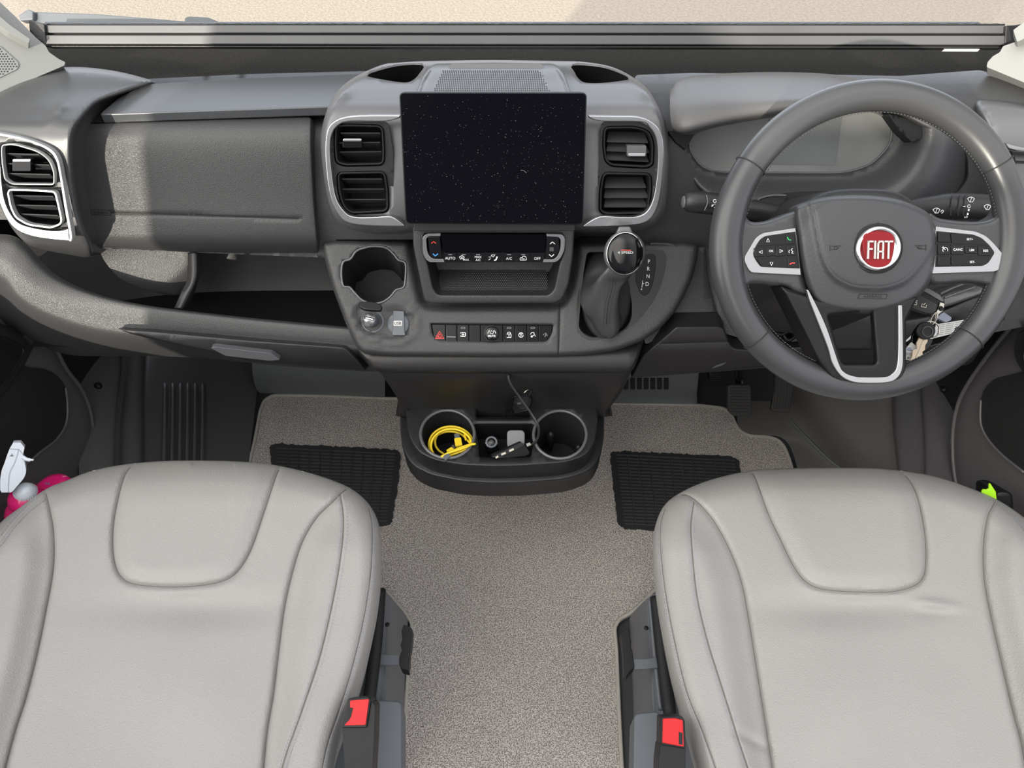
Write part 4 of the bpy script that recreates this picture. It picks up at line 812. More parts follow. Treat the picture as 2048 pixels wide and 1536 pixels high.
def mapring(cx, cy, rx, ry, off, wob=0, ph=0, rot=0):
    n = 36; out = []
    for k in range(n):
        a = 2 * math.pi * k / n; w_ = 1 + wob * math.cos(3 * a + ph); x_ = rx * w_ * math.cos(a); y_ = ry * w_ * math.sin(a); c, s = math.cos(rot), math.sin(rot); out.append((cx + x_ * c - y_ * s, cy + x_ * s + y_ * c, off))
    o = np.array(out); return [(x, y, d) for x, y, d in zip(o[:, 0], o[:, 1], PL.off(off)(o[:, :2]))]
gb = gpx('leather_boot', [mapring(1212, 590, 54, 90, -.022, .02), mapring(1211, 596, 49, 78, .0, .04, 1.2), mapring(1210, 606, 46, 60, .010, .12, 2.0), mapring(1209, 610, 38, 56, .026, .20, 2.3, -.1), mapring(1213, 590, 30, 40, .044, .15, 2.6), mapring(1220, 566, 26, 22, .060, .07, 2.6), mapring(1230, 552, 29, 15, .068, .03), mapring(1240, 540, 26, 14, .076), mapring(1246, 528, 18, 10, .080)], 'wheel', gs, n=2, k=5, closed=True)
fb = lambda q: PL.off(0)(q) - np.interp(np.asarray(q).reshape(-1, 2)[:, 1], [555, 590, 620, 645, 665, 676], [.082, .070, .055, .040, .024, .008])
sm = cr([(1227, 558), (1224, 580), (1217, 605), (1213, 640), (1214, 662), (1216, 672)], 8)
ribbon('boot_seam', [sm], 1.3, fb, 'deep', gb, lift=.001); ribbon('stitching', dashes(sm + [6, 0], 4, 3) + dashes(sm - [6, 0], 4, 3), 1, fb, 'deep', gb, lift=.001)
kp = at1(1249, 507, PL([(1249, 507)])[0] - .100); kax = CAM - kp; kax = kax / np.linalg.norm(kax) + np.array([.05, 0, -.02])
def scaled(o, c, axx, sy):   # stretch mesh along the axis of the image vertical
    upv = np.array([0, .64, .77])
    for v in o.data.vertices:
        r_ = np.array(v.co[:]) - c; v.co = c + r_ + upv * (r_ @ upv) * (sy - 1)
kb = lathe('knob', [(.012, -.035), (.019, -.028), (.0275, -.012), (.0290, 0), (.0272, .006), (.0255, .008)], kp, kax, 'satin', gs, seg=40); scaled(kb, kp, kax, 1.06)
kc = lathe('chrome_ring', [(.0258, .0070), (.0256, .0088), (.0246, .0092)], kp, kax, 'chrome', kb, seg=40, cap=False); scaled(kc, kp, kax, 1.15)
kd = lathe('knob_cap', [(.0245, .0085)] + [(.0245 * math.cos(a), .0085 + .0075 * math.sin(a)) for a in np.linspace(.08, 1.5, 9)], kp, kax, 'gloss', kb, seg=40); scaled(kd, kp, kax, 1.15)
kn_ = kax / np.linalg.norm(kax); fk = Pln(kp + kn_ * .0162, kn_)
txt('lettering', '4 SPEED', 1251, 505, 5.2, fk, 'silverlt', kb, sx=1.25, bold=.01); ribbon('red_mark', [np.array([(1242, 500), (1262, 500.4)])], 1.2, fk, 'redp', kb)
slab('release_catch', rnd([(1232, 466), (1238, 453), (1261, 453), (1266, 466), (1262, 476), (1236, 476)], 4), Pln(kp + kn_ * -.004, kn_), .02, 'satin', kb, bev=.003)
# ================================================================== lower column and cup tray
tr = thing('cup_holder_tray', 'black floor console tray with two round cup holders', 'cup holder', (0, .78, .0)); tr.location = (-.01, .78, .30)
colp = PD([(700, 1.21), (750, 1.225), (790, 1.29), (826, 1.345), (860, 1.36)])
skin('column_panel', cr([(735, 716), (770, 730), (985, 738), (1240, 730), (1275, 712), (1262, 745), (1240, 788), (1222, 812), (1213, 826), (1207, 834), (985, 834), (806, 834), (801, 824), (798, 808), (788, 785), (762, 748)], 3, True), colp, 'kick', tr, step=20, roll=(10, .015), skirt=.14, sdir=(0, 1, -.1))
ZT = Z(.45)
lo = rnd([(812, 820), (835, 812), (880, 805), (985, 801), (1120, 804), (1180, 811), (1194, 816), (1195, 850), (1190, 885), (1172, 912), (1130, 926), (1040, 932), (985, 933), (930, 931), (872, 922), (835, 905), (816, 870)], [3, 5, 8, 8, 8, 5, 4, 10, 16, 20, 16, 8, 8, 8, 16, 20, 16])
cL = ell(895, 868.5, 54, 48, 40); cR = ell(1120, 869.5, 53, 48, 40)
slot = rnd([(952, 810), (1060, 810), (1060, 836), (952, 836)], 5); mid = rnd([(948, 846), (1068, 846), (1068, 880), (1062, 915), (958, 915), (957, 890)], 6)
bd = rnd([(800, 826), (808, 812), (985, 806), (1200, 812), (1209, 826), (1208, 870), (1202, 908), (1182, 938), (1132, 956), (1040, 963), (985, 964), (925, 961), (860, 948), (825, 930), (806, 900), (801, 860)], [6, 6, 6, 6, 6, 10, 20, 24, 20, 8, 8, 20, 24, 20, 14, 10])
ZB = Z(.432)
skin('tray_body', bd, lambda q: Z(.425)(q), 'black', tr, holes=[insets(lo, 6)], step=16, skirt=.0) if False else None
body = skin('tray_body', [(x, y + (3 if y > 850 else 0)) for x, y in bd], Z(.410), 'grain2', tr, holes=[insets(lo, 14)], step=14, roll=(5, .006), hroll=False, skirt=.052, sdir=(0, .12, -1))
lid2 = skin('tray_top', lo, ZT, 'grain2', tr, holes=[cL, cR, slot, mid], step=10, roll=(4, .004), skirt=.045, sdir=(0, 0, -1), hroll=False)
for c_, nm in ((cL, 'l'), (cR, 'r')):
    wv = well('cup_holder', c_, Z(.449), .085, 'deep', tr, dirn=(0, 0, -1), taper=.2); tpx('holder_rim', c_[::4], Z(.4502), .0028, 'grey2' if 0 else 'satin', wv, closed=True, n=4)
    cc = c_.mean(0); pb_ = Z(.367); tpx('holder_base_ring', ell(cc[0] + (6 if nm == 'l' else 2), cc[1] + 26, 30, 22, 14), pb_, .0014, 'black', wv, closed=True, n=3)
well('coin_slot', slot, Z(.449), .03, 'deep', tr, dirn=(0, 0, -1)); mw = well('centre_well', mid, Z(.449), .045, 'black', tr, dirn=(0, 0, -1), taper=.06)
for x, y, s_ in ((1102, 864, 1), (914, 850, 1), (1158, 890, -1)): p = at1(x, y, Z(.425)([(x, y)])[0]); lathe('grip_finger', [(.002, 0), (.006, .004), (.0075, .012), (.006, .035), (.003, .05)], p, (0, -.1, -1), 'black', tr, seg=14)
# things in the tray ------------------------------------------------
def zdf(z): return Z(z)
def cable(name, pts, r, m, parent=None, n=8):   # pts (px, py, z)
    q = np.array(pts, float); P = np.array([at1(x, y, Z(z)([(x, y)])[0]) for x, y, z in q]); return tube(name, cr(P, n), r, m, parent, seg=8)
t = thing('yellow_cable', 'coiled yellow usb cable in the left cup holder', 'cable', at1(900, 880, Z(.40)([(900, 880)])[0]))
loops = []
def arc(cx, cy, rx, ry, a0, a1, z0, z1, n): return [(cx + rx * math.cos(a), cy + ry * math.sin(a), z0 + (z1 - z0) * i / (n - 1)) for i, a in enumerate(np.radians(np.linspace(a0, a1, n)))]
co_ = arc(902, 889, 44, 36, 160, 355, .43, .445, 12) + [(944, 888, .452), (950, 888, .456), (938, 890, .455), (915, 898, .452), (893, 908, .450)]
cable('cable_coil', co_, .0021, 'yellow', t)
cable('cable_coil', arc(903, 892, 41, 34, 150, 350, .44, .45, 12) + [(943, 889, .455), (925, 897, .456), (900, 905, .455), (882, 914, .452)], .0021, 'yellow', t)
cable('cable_coil', arc(900, 893, 38, 30, 175, 330, .415, .43, 10) + [(935, 880, .44), (941, 890, .45), (928, 900, .45), (905, 909, .448), (890, 915, .45)], .0021, 'yellow', t)
cable('cable_coil', arc(906, 884, 36, 28, 120, 330, .41, .44, 10) + [(930, 868, .44), (932, 880, .445)], .0021, 'yellow', t)
pz = Z(.438); o = slab('usb_plug', rnd([(908, 876), (922, 874), (925, 890), (911, 892)], 2), pz, .007, 'yellow', t, bev=.001); slab('plug_tip', [(908, 868), (918, 866.5), (920, 875), (910, 876.5)], pz.off(-.001), .004, 'grey2', o, bev=.0004)
o = slab('usb_plug', rnd([(892, 900), (903, 893), (909, 898), (898, 906)], 2), pz, .006, 'yellow', t, bev=.001); slab('plug_tip', [(903, 890), (908, 889), (910, 895), (905, 897)], pz.off(-.001), .003, 'steel', o, bev=.0004)
slab('plug_tip', [(887, 911), (897, 905), (901, 912), (890, 921)], Z(.456), .005, 'grey2', t, bev=.0005)
# black adapter cylinder, grey box, usb hub with its lead
t = thing('charger_plug', 'black cylindrical charger with a ringed end standing in the centre well', 'charger', at1(983, 905, Z(.41)([(983, 905)])[0]))
q = at1(983, 884, Z(.445)([(983, 884)])[0]); lathe('plug_body', [(.0125, -.04), (.0125, -.002), (.0115, 0)], q, (0, -.35, 1), 'gloss', t, seg=26)
aq = np.array([0, -.35, 1]); aq /= np.linalg.norm(aq); lathe('plug_ring', [(.0105, 0), (.0100, .0014), (.0075, .0014), (.007, 0)], q, aq, 'grey2', t, seg=26, cap=False); lathe('plug_tip', [(.0045, 0), (.0045, .001), (.001, .0005)], q, aq, 'slat', t, seg=18)
t = thing('grey_adapter', 'small light grey rounded box leaning in the centre well', 'adapter', at1(1030, 890, Z(.41)([(1030, 890)])[0]))
slab('adapter_case', rnd([(1014, 864), (1019, 860), (1045, 860), (1050, 866), (1050, 884), (1046, 900), (1018, 900), (1014, 890)], 4), through(1032, 880, Z(.44)([(1032, 880)])[0], (0, -.5, .85)), .012, 'greybox', t, bev=.002)
t = thing('usb_hub', 'black three port usb hub on a thin black lead', 'usb hub', at1(1030, 905, Z(.42)([(1030, 905)])[0]))
ph = through(1030, 900, Z(.458)([(1030, 900)])[0], (.25, -.75, .6)); hb = slab('hub_case', rnd([(983, 914), (1044, 886), (1052, 893), (1060, 906), (1052, 912), (1000, 917)], 3), ph, .014, 'black', t, bev=.0015)
slab('hub_top', rnd([(983, 914), (1042, 885), (1050, 889), (998, 917)], 1), ph.off(.001), .003, 'grain2', hb, bev=.0005)
for a_, b_ in (((991, 914), (996, 911)), ((1002, 907.5), (1011, 904)), ((1018, 900.5), (1027, 896.5))): slab('usb_port', [a_, b_, (b_[0] + 1, b_[1] + 3.5), (a_[0] + 1, a_[1] + 3.5)], ph.off(.0018), .001, 'paleport', hb, bev=0)
p3 = [at1(1017, 750, 1.222), at1(1020, 765, 1.225), at1(1040, 795, 1.24), at1(1062, 826, 1.25), at1(1076, 850, 1.25), at1(1077, 872, 1.265), at1(1068, 886, 1.28), at1(1055, 893, 1.29)]
tube('hub_lead', cr(p3, 8), .0022, 'rubber', t); slab('lead_boot', rnd([(1052, 888), (1060, 885), (1063, 890), (1054, 894)], 1), ph.off(.004), .005, 'steel', t, bev=.0005)
lathe('lead_grommet', [(.005, 0), (.0045, .004), (.002, .005)], at1(1017, 749, 1.228), (0, -1, .1), 'deep', t, seg=14)
# spectacles standing in the coin slot
t = thing('spectacles', 'black framed glasses standing folded in the tray slot', 'glasses', at1(1045, 830, Z(.43)([(1045, 830)])[0]))
pg_ = through(1044, 808, 1.30, (.1, -.9, .3)); le = rnd([(1029, 793), (1058, 790), (1064, 797), (1063, 808), (1056, 820), (1030, 826), (1023, 820), (1024, 808)], 5)
slab('lens', le, pg_, .0015, 'lens', t, bev=0); tpx('rim', le[::4], pg_.off(.001), .0014, 'gloss', t, closed=True, n=3)
slab('temple', rnd([(1018, 800), (1027, 793), (1024, 815), (1014, 836), (1010, 836), (1012, 822)], 2), pg_.off(.008), .003, 'gloss', t, bev=.0005)
tube('hinge_arm', cr([at1(1058, 790, 1.285), at1(1062, 782, 1.27), at1(1055, 780, 1.26), at1(1048, 786, 1.26)], 5), .0012, 'steel', t); tube('hinge_arm', cr([at1(1035, 790, 1.285), at1(1034, 776, 1.27), at1(1040, 774, 1.27)], 5), .0012, 'gloss', t)
# ================================================================== right dash
rd = PD([(120, 1.20), (150, 1.14), (175, 1.11), (205, 1.088), (240, 1.072), (262, 1.066), (300, 1.07), (400, 1.11), (470, 1.15), (490, 1.165), (560, 1.19), (650, 1.205), (705, 1.215), (760, 1.25)])
kb_ = PD([(640, 1.17), (655, 1.172), (700, 1.20), (755, 1.25)])
skin('knee_panel', rnd([(1262, 756), (1284, 712), (1340, 664), (1352, 653), (1440, 652), (1449, 658), (1458, 686), (1468, 697), (1500, 699), (1620, 692), (1700, 690), (1860, 690), (1960, 660), (1968, 690), (1940, 730), (1800, 738), (1530, 736)], [3, 8, 10, 5, 8, 8, 10, 10, 8, 5, 5, 5, 5, 5, 10, 5, 5]), kb_, 'kick', dash, step=14, roll=(5, .005), skirt=.06, sdir=(0, 1, -.1), grooves=[(dens([(1320, 688), (1455, 684)], 8, False), 2, .0015)])
ribbon('knee_mark', [np.array([(1424 + i * 3, 737 - i * .9), (1434 + i * 3, 730 - i * .9)]) for i in range(7)], .8, kb_, 'grey2', dash)
# binnacle ------------------------------------------------------------
cl_t = thing('instrument_cluster', 'wide oval instrument display under the black hood', 'instrument cluster', at1(1570, 345, 1.09), None)
PCl = through(1570, 280, 1.085, el(27))
co2 = rnd([(1376, 290), (1384, 272), (1420, 250), (1480, 232), (1560, 220), (1700, 212), (1750, 222), (1778, 240), (1786, 268), (1774, 300), (1740, 330), (1700, 343), (1660, 346), (1450, 345), (1410, 338), (1388, 318)], 14)
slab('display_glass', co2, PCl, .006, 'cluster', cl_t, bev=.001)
M['cluster'].name
slab('inner_display', [(1540, 222), (1688, 213), (1670, 330), (1535, 329)], PCl.off(.0012), .001, 'clusteri', cl_t, bev=0)
tpx('display_rim', co2[::5], PCl.off(.001), .0016, 'satin', cl_t, closed=True, n=3)
bo_ = rnd([(1338, 262), (1362, 262), (1420, 236), (1560, 214), (1700, 206), (1800, 214), (1870, 240), (1925, 268), (1948, 310), (1950, 360), (1925, 395), (1860, 425), (1800, 440), (1600, 430), (1500, 425), (1420, 398), (1388, 370), (1362, 320)], [4, 10, 10, 10, 14, 14, 14, 18, 18, 18, 20, 20, 10, 10, 14, 18, 18, 18])
skin('driver_side_panel', rnd([(1270, 150), (1380, 146), (1700, 150), (1800, 152), (1960, 140), (2120, 190), (2120, 640), (1800, 700), (1560, 700), (1440, 664), (1340, 664), (1290, 690), (1270, 500)], 8), rd, 'grain', dash, holes=[insets(bo_, 12)], step=18, skirt=.02, grooves=[(dens([(1397, 494), (1412, 494), (1418, 560), (1440, 650)], 10, False), 1.6, .004)])
hole_ = insets(co2, -1.5)
def fun(q):
    d0 = PCl(q); dd = dist(q, hole_); right = smooth01((q[:, 0] - 1700) / 120)
    f = .050 * smooth01(dd / (62 + 20 * right)); g_ = .055 * smooth01((dd - 95) / 90) * right
    return d0 - .004 - f * (1 - .35 * (1 - right)) + g_
skin('binnacle', bo_, fun, 'pad', cl_t, holes=[hole_], step=9, roll=(12, .02), hroll=False, skirt=.03)
hr0 = [(1352, 172, 1.07), (1368, 156, 1.08), (1430, 148, 1.09), (1560, 144, 1.095), (1690, 152, 1.095), (1790, 182, 1.09), (1862, 226, 1.075), (1878, 246, 1.065)]
hr1 = [(1342, 180, 1.05), (1360, 164, 1.05), (1430, 158, 1.05), (1560, 156, 1.05), (1690, 164, 1.05), (1790, 194, 1.045), (1860, 234, 1.045), (1879, 252, 1.05)]
hr2 = [(1340, 205, 1.02), (1366, 205, 1.005), (1430, 196, 1.0), (1560, 188, 1.0), (1690, 188, 1.0), (1780, 205, 1.01), (1850, 238, 1.025), (1879, 257, 1.04)]
hr3 = [(1341, 236, 1.01), (1370, 238, .99), (1430, 224, .985), (1560, 206, .982), (1690, 198, .985), (1780, 210, 1.0), (1850, 244, 1.02), (1878, 262, 1.035)]
hr4 = [(1345, 258, 1.015), (1372, 263, .995), (1430, 250, .99), (1560, 226, .988), (1690, 210, .99), (1780, 218, 1.0), (1846, 250, 1.02), (1872, 264, 1.035)]
hr5 = [(1350, 264, 1.04), (1378, 270, 1.03), (1435, 254, 1.03), (1560, 232, 1.03), (1690, 214, 1.03), (1780, 224, 1.04), (1840, 256, 1.05), (1866, 268, 1.06)]
hd = gpx('binnacle_hood', [hr0, hr1, hr2, hr3, hr4, hr5], 'hoodp', cl_t, n=6, k=6)
skin('hood_side', rnd([(1336, 262), (1350, 262), (1388, 268), (1376, 292), (1372, 300), (1352, 284)], 3), lambda q: PCl(q) - .03, 'black', cl_t, step=8, skirt=.02)
skin('hood_bracket', rnd([(1776, 228), (1826, 240), (1858, 258), (1854, 272), (1824, 284), (1800, 262)], 3), lambda q: PCl(q) - .045, 'black', cl_t, step=8, skirt=.02)
# right hand end: raised pod with part of an outer vent
rp = PD([(170, 1.10), (200, 1.07), (230, 1.045), (300, 1.04), (420, 1.06)])
skin('driver_vent_pod', cr([(1950, 210), (1985, 202), (2048, 212), (2120, 235), (2120, 500), (2040, 480), (2010, 400), (1990, 300)], 4, True), rp, 'satin', dash, step=14, roll=(14, .03), skirt=.04)
slab('silver_trim', rnd([(2012, 287), (2030, 292), (2060, 298), (2080, 300), (2080, 306), (2045, 304), (2018, 296)], 2), Pln(at1(2040, 300, 1.035), el(22)), .006, 'silver', dash, bev=.001)
vR = rnd([(2024, 302), (2100, 310), (2100, 380), (2040, 380), (2030, 340)], 6)
vent(vR, 1, [(2030, 2096, 324, 328)], None, 'partly hidden air vent right of the steering wheel', Pln(at1(2050, 340, 1.036), el(22)), False)
# ================================================================== steering column
n_ = np.array([0, -math.cos(math.radians(42.6)), math.sin(math.radians(42.6))]); wc = np.array([.429, .709, .917]); vv_ = np.array([0, math.sin(math.radians(42.6)), math.cos(math.radians(42.6))])
sc = thing('steering_column', 'black steering column shroud with a round lock behind the wheel', 'steering column', wc - n_ * .2)
rows = []
for tt, hw, hh, dy in ((.030, .052, .05, 0), (.036, .078, .068, 0), (.055, .088, .075, -.004), (.10, .098, .082, -.010), (.16, .105, .09, -.016), (.22, .11, .10, -.02)):
    c = wc + np.array([.006, 0, 0]) - n_ * tt + vv_ * dy; k_ = 28; rows.append([c + RT * hw * (abs(math.cos(a)) ** .7 * math.copysign(1, math.cos(a))) + vv_ * hh * (abs(math.sin(a)) ** .7 * math.copysign(1, math.sin(a))) for a in np.arange(k_) * 2 * math.pi / k_])
sh = grid('column_shroud', rows, 'grain2', sc, n=2, k=4, closed=True)
skin('shroud_cowl', rnd([(1484, 440), (1503, 412), (1530, 396), (1590, 384), (1700, 380), (1780, 388), (1850, 410), (1860, 450), (1700, 470), (1500, 470)], 12), lambda q: shift(PD([(378, 1.075), (400, 1.035), (470, 1.02)]), 0)(q), 'grain2', sc, step=10, roll=(8, .012), skirt=.04)
skin('cowl_opening', rnd([(1512, 404), (1535, 393), (1572, 391), (1566, 410), (1556, 432), (1520, 440)], 5), PD([(378, 1.06), (400, 1.026), (470, 1.01)]), 'deep', sc, step=8, skirt=.004)
tpx('opening_rim', [(1509, 408), (1520, 397), (1545, 391), (1572, 391)], PD([(378, 1.058), (400, 1.024), (470, 1.01)]), .0014, 'satin', sc)
PLo = through(1550, 630, 1.10, el(20))
skin('lower_shroud', rnd([(1490, 572), (1560, 574), (1600, 590), (1640, 640), (1660, 668), (1600, 664), (1520, 646), (1492, 610)], 10), PLo, 'grain2', sc, step=10, roll=(6, .006), skirt=.10)
tpx('lock_ring', ell(1557, 628, 27, 14, 12, .1)[4:12], PLo.off(.001), .0012, 'satin', sc); lathe('column_lock', [(.010, -.01), (.010, .002), (.007, .003), (.005, .001)], PLo.hit(1565, 630), PLo.n, 'kick', sc, seg=20)
# loose wiring and dark beam under the column
for i, pts in enumerate(([(1540, 655), (1560, 668), (1580, 662), (1605, 676)], [(1548, 680), (1562, 664), (1575, 680), (1590, 670)], [(1530, 660), (1545, 678), (1570, 686)], [(1560, 690), (1575, 675), (1600, 668), (1616, 672)])):
    c = cr(pts, 6); tube('wiring_loom', at(c, np.full(len(c), 1.19 + .004 * i)), .004, 'gloss', sc)
kd_ = PD([(560, 1.16), (600, 1.15), (660, 1.165), (700, 1.18)])
skin('lower_dash_ledge', rnd([(1640, 655), (1668, 640), (1700, 632), (1742, 626), (1745, 655), (1745, 700), (1640, 700)], 4), kd_, 'grain2', dash, step=12, roll=(5, .006), skirt=.04)
skin('lower_dash_ledge', rnd([(1800, 640), (1850, 632), (1900, 612), (1970, 580), (2010, 560), (2010, 640), (1940, 656), (1860, 672), (1800, 690)], 5), kd_, 'grain2', dash, step=12, roll=(10, .01), skirt=.04)
skin('lower_dash_ledge', rnd([(1860, 600), (1900, 582), (1960, 566), (1990, 552), (1990, 574), (1960, 590), (1900, 612), (1870, 620)], 4), shift(kd_, -.004), 'satin', dash, step=12, roll=(6, .008), skirt=.03)
for a_ in ([(1880, 588), (1910, 574), (1940, 564)], [(1888, 596), (1920, 584), (1950, 574)]): tpx('ledge_groove', a_, shift(kd_, -.012), .0018, 'satin', dash)
PLb = through(1900, 660, 1.145, el(35)); lb2 = prop(slab('warning_label', [(1872, 649), (1944, 637), (1926, 662), (1866, 677)], PLb, .001, 'label', None, bev=0), 'white printed label stuck on the lower dashboard behind the wheel', 'label')
ll = []
for i in range(6):
    y0 = 651.5 + i * 3.9
    for a_, b_ in ((1876, 1890), (1892, 1908), (1910, 1922 + (8 if i < 3 else 0))): ll.append(np.array([(a_ - i * .6, y0 - (a_ - 1872) * .16), (b_ - i * .6, y0 - (b_ - 1872) * .16)]))
ribbon('small_print', ll, 1.1, PLb.off(.0002), 'dgrey', lb2)
slab('label_tail', [(1809, 684), (1830, 664), (1826, 674), (1812, 684)], PLb, .001, 'label', lb2, bev=0)
# stalks ---------------------------------------------------------------
def stalk(name, label, pts, sq=1.0):
    t = thing('control_stalk', label, 'stalk', at1(*pts[0][:3]), None)
    P = cr([list(at1(x, y, d)) + [r] for x, y, d, r in pts], 6); tube('stalk_arm', P[:, :3], P[:, 3], 'grain2', t, seg=20, sq=sq, upv=(0, .64, .77)); return t
t = stalk('l', 'left column stalk with a light symbol on its knurled grip', [(1580, 432, 1.02, .013), (1550, 428, 1.015, .0135), (1510, 420, 1.01, .0135), (1450, 413, 1.005, .0125), (1440, 410, 1.003, .0135), (1432, 408, 1.003, .0145), (1400, 405, 1.0, .0145), (1378, 404, 1.0, .0135), (1370, 404, 1.0, .0105), (1367, 404, 1.0, .006)])
sd_ = Pln(at1(1415, 405, .984), (0, -.5, .86)); ribbon('symbol', [ell(1429.5, 402, 3, 3, n=12), np.array([(1427, 409), (1425, 413)]), np.array([(1425, 409), (1423, 413)]), cr([(1428, 408), (1433, 409), (1433, 414), (1428, 415)], 3)], .9, sd_, 'white', t); tpx('grip_edge', [(1413, 390), (1415, 405), (1409, 421)], Pln(at1(1412, 405, .985), (0, -.6, .8)), .0007, 'grey2', t)
lathe('stalk_tip', [(.0085, 0), (.0075, .0016), (.002, .002)], at1(1368, 404, 1.0), (-1, -.1, .1), 'satin', t, seg=20)
t = stalk('r', 'right column stalk with white wiper symbols', [(1780, 424, 1.0, .012), (1830, 419, 1.0, .0145), (1870, 415, 1.0, .0160), (1895, 413, 1.0, .0172), (1935, 413, 1.0, .0172), (1965, 414, 1.0, .0168), (1982, 415, 1.0, .0155), (1987, 416, 1.0, .012)])
sd_ = Pln(at1(1930, 412, .9815), (0, -.5, .86))
for x_ in (1902, 1917, 1928): tpx('grip_edge', [(x_ + 2, 391), (x_, 405), (x_ - 1, 420), (x_ - 1, 432)], Pln(at1(x_, 410, .9825), (0, -.62, .78)), .0007, 'deep', t)
def fan(x, y, s_): return [cr([(x - 7 * s_, y - 3 * s_), (x, y - 6 * s_), (x + 7 * s_, y - 3 * s_)], 4), np.array([(x - 7 * s_, y - 3 * s_), (x - 3 * s_, y + 4 * s_), (x + 3 * s_, y + 4 * s_), (x + 7 * s_, y - 3 * s_)]), np.array([(x - 2 * s_, y + 4 * s_), (x + 1.5 * s_, y - 5 * s_)])]
ribbon('symbol', fan(1942, 400, 1) + fan(1975, 415, 1) + fan(1873, 422, 1) + [np.array([(1926, 413), (1931, 413)]), ell(1938, 412.5, 3, n=10), cr([(1881, 424), (1885, 420), (1887, 423), (1883, 427)], 2)], 1, sd_, 'white', t)
ribbon('symbol', [np.array([(1938, 418), (1937, 422)]), np.array([(1936, 426), (1935, 430)])], 3, sd_, 'white', t); txt('lettering', 'LO', 1932, 434, 4, sd_, 'white', t, rot=-8)
# ================================================================== steering wheel
WP = Pln(wc, n_); st = thing('steering_wheel', 'black leather steering wheel with a round red badge', 'steering wheel', wc)
a = np.linspace(0, 2 * np.pi, 181)[:-1]; R_ = .172
def rimp(a_, r_=R_, h=0): return wc + r_ * (np.cos(a_)[:, None] * RT + np.sin(a_)[:, None] * vv_) + h * n_
rr_ = .0182 + .0015 * np.exp(-((np.abs(np.cos(a)) - 1) / .05) ** 2)
vs = []
seg = 20
for i, A in enumerate(a):
    c = rimp(np.array([A]))[0]; out = math.cos(A) * RT + math.sin(A) * vv_
    for k in range(seg):
        b = 2 * math.pi * k / seg; vs.append(c + rr_[i] * (math.cos(b) * out + .92 * math.sin(b) * n_))
fs = [(i * seg + k, i * seg + (k + 1) % seg, ((i + 1) % 180) * seg + (k + 1) % seg, ((i + 1) % 180) * seg + k) for i in range(180) for k in range(seg)]
rim = mesh('wheel_rim', vs, fs, 'wheel', st)
for A in np.radians([148, 32.5, 221, 319]):   # joints of the leather sections
    c = rimp(np.array([A]))[0]; out = math.cos(A) * RT + math.sin(A) * vv_; k_ = np.linspace(0, 2 * math.pi, 25)[:-1]
    tube('rim_seam', [c + .0193 * (math.cos(b) * out + .92 * math.sin(b) * n_) for b in k_], .0006, 'grey2' if A > 9 else 'thread', rim, closed=True, seg=6)
ms = []
for s0, s1 in ((12, 168), (192, 258), (282, 348)):
    for A in np.radians(np.arange(s0, s1, 1.5)):
        c = rimp(np.array([A]))[0]; out = math.cos(A) * RT + math.sin(A) * vv_; tg = -math.sin(A) * RT + math.cos(A) * vv_; b = math.radians(172)
        p = c + .0199 * (math.cos(b) * out + .92 * math.sin(b) * n_); ms.append(tubemesh([p - tg * .0016, p + tg * .0010 + n_ * .0012], .0006, seg=4))
vs, fs = join(*ms); mesh('rim_stitching', vs, fs, 'dthread', rim)
# spokes
W1 = WP.off(.006)
spL = cr([(1472, 415), (1488, 428), (1502, 443), (1534, 441), (1582, 424), (1600, 430), (1606, 540), (1616, 590), (1590, 588), (1572, 576), (1540, 571), (1502, 569), (1492, 582), (1478, 588), (1462, 560), (1456, 500), (1460, 440)], 4, True)
spR = cr([(1856, 430), (1880, 437), (1930, 443), (1970, 441), (1993, 430), (2008, 412), (2022, 450), (2028, 510), (2024, 560), (2006, 592), (1992, 580), (1972, 572), (1930, 567), (1858, 566), (1850, 500)], 4, True)
skin('wheel_spoke', spL, W1, 'wheel', st, step=9, roll=(10, .014), skirt=.02, sdir=-n_); skin('wheel_spoke', spR, W1, 'wheel', st, step=9, roll=(10, .014), skirt=.02, sdir=-n_)
W2 = WP.off(.016)
lo_o = rnd([(1560, 572), (1640, 600), (1800, 600), (1838, 590), (1812, 640), (1812, 736), (1806, 760), (1786, 776), (1720, 777), (1690, 772), (1662, 758), (1636, 724), (1592, 635)], [4, 4, 4, 4, 6, 10, 10, 10, 10, 10, 12, 10, 10])
lo_i = rnd([(1656, 632), (1743, 622), (1751, 722), (1748, 727), (1688, 727), (1682, 720)], [4, 4, 8, 8, 10, 8])
skin('lower_spoke', lo_o, W2, 'black', st, holes=[lo_i], step=9, roll=(7, .008), skirt=.036, sdir=-n_)
u_out = cr([(1613, 579), (1620, 603), (1632, 634), (1656, 696), (1665, 727), (1681, 751), (1702, 763), (1727, 766.5), (1773, 765.5), (1794, 757), (1805, 736), (1806.5, 696), (1805, 610)], 5)
u_in = cr([(1617, 579), (1634, 612), (1655, 659), (1678, 727), (1690, 745), (1711, 753), (1730, 754.5), (1770, 754), (1784, 748), (1794, 734), (1797, 696), (1797, 610)][::-1], 5)
slab('silver_trim', np.concatenate([u_out, u_in]), WP.off(.019), .008, 'silver', st, bev=.0018, seg=3)
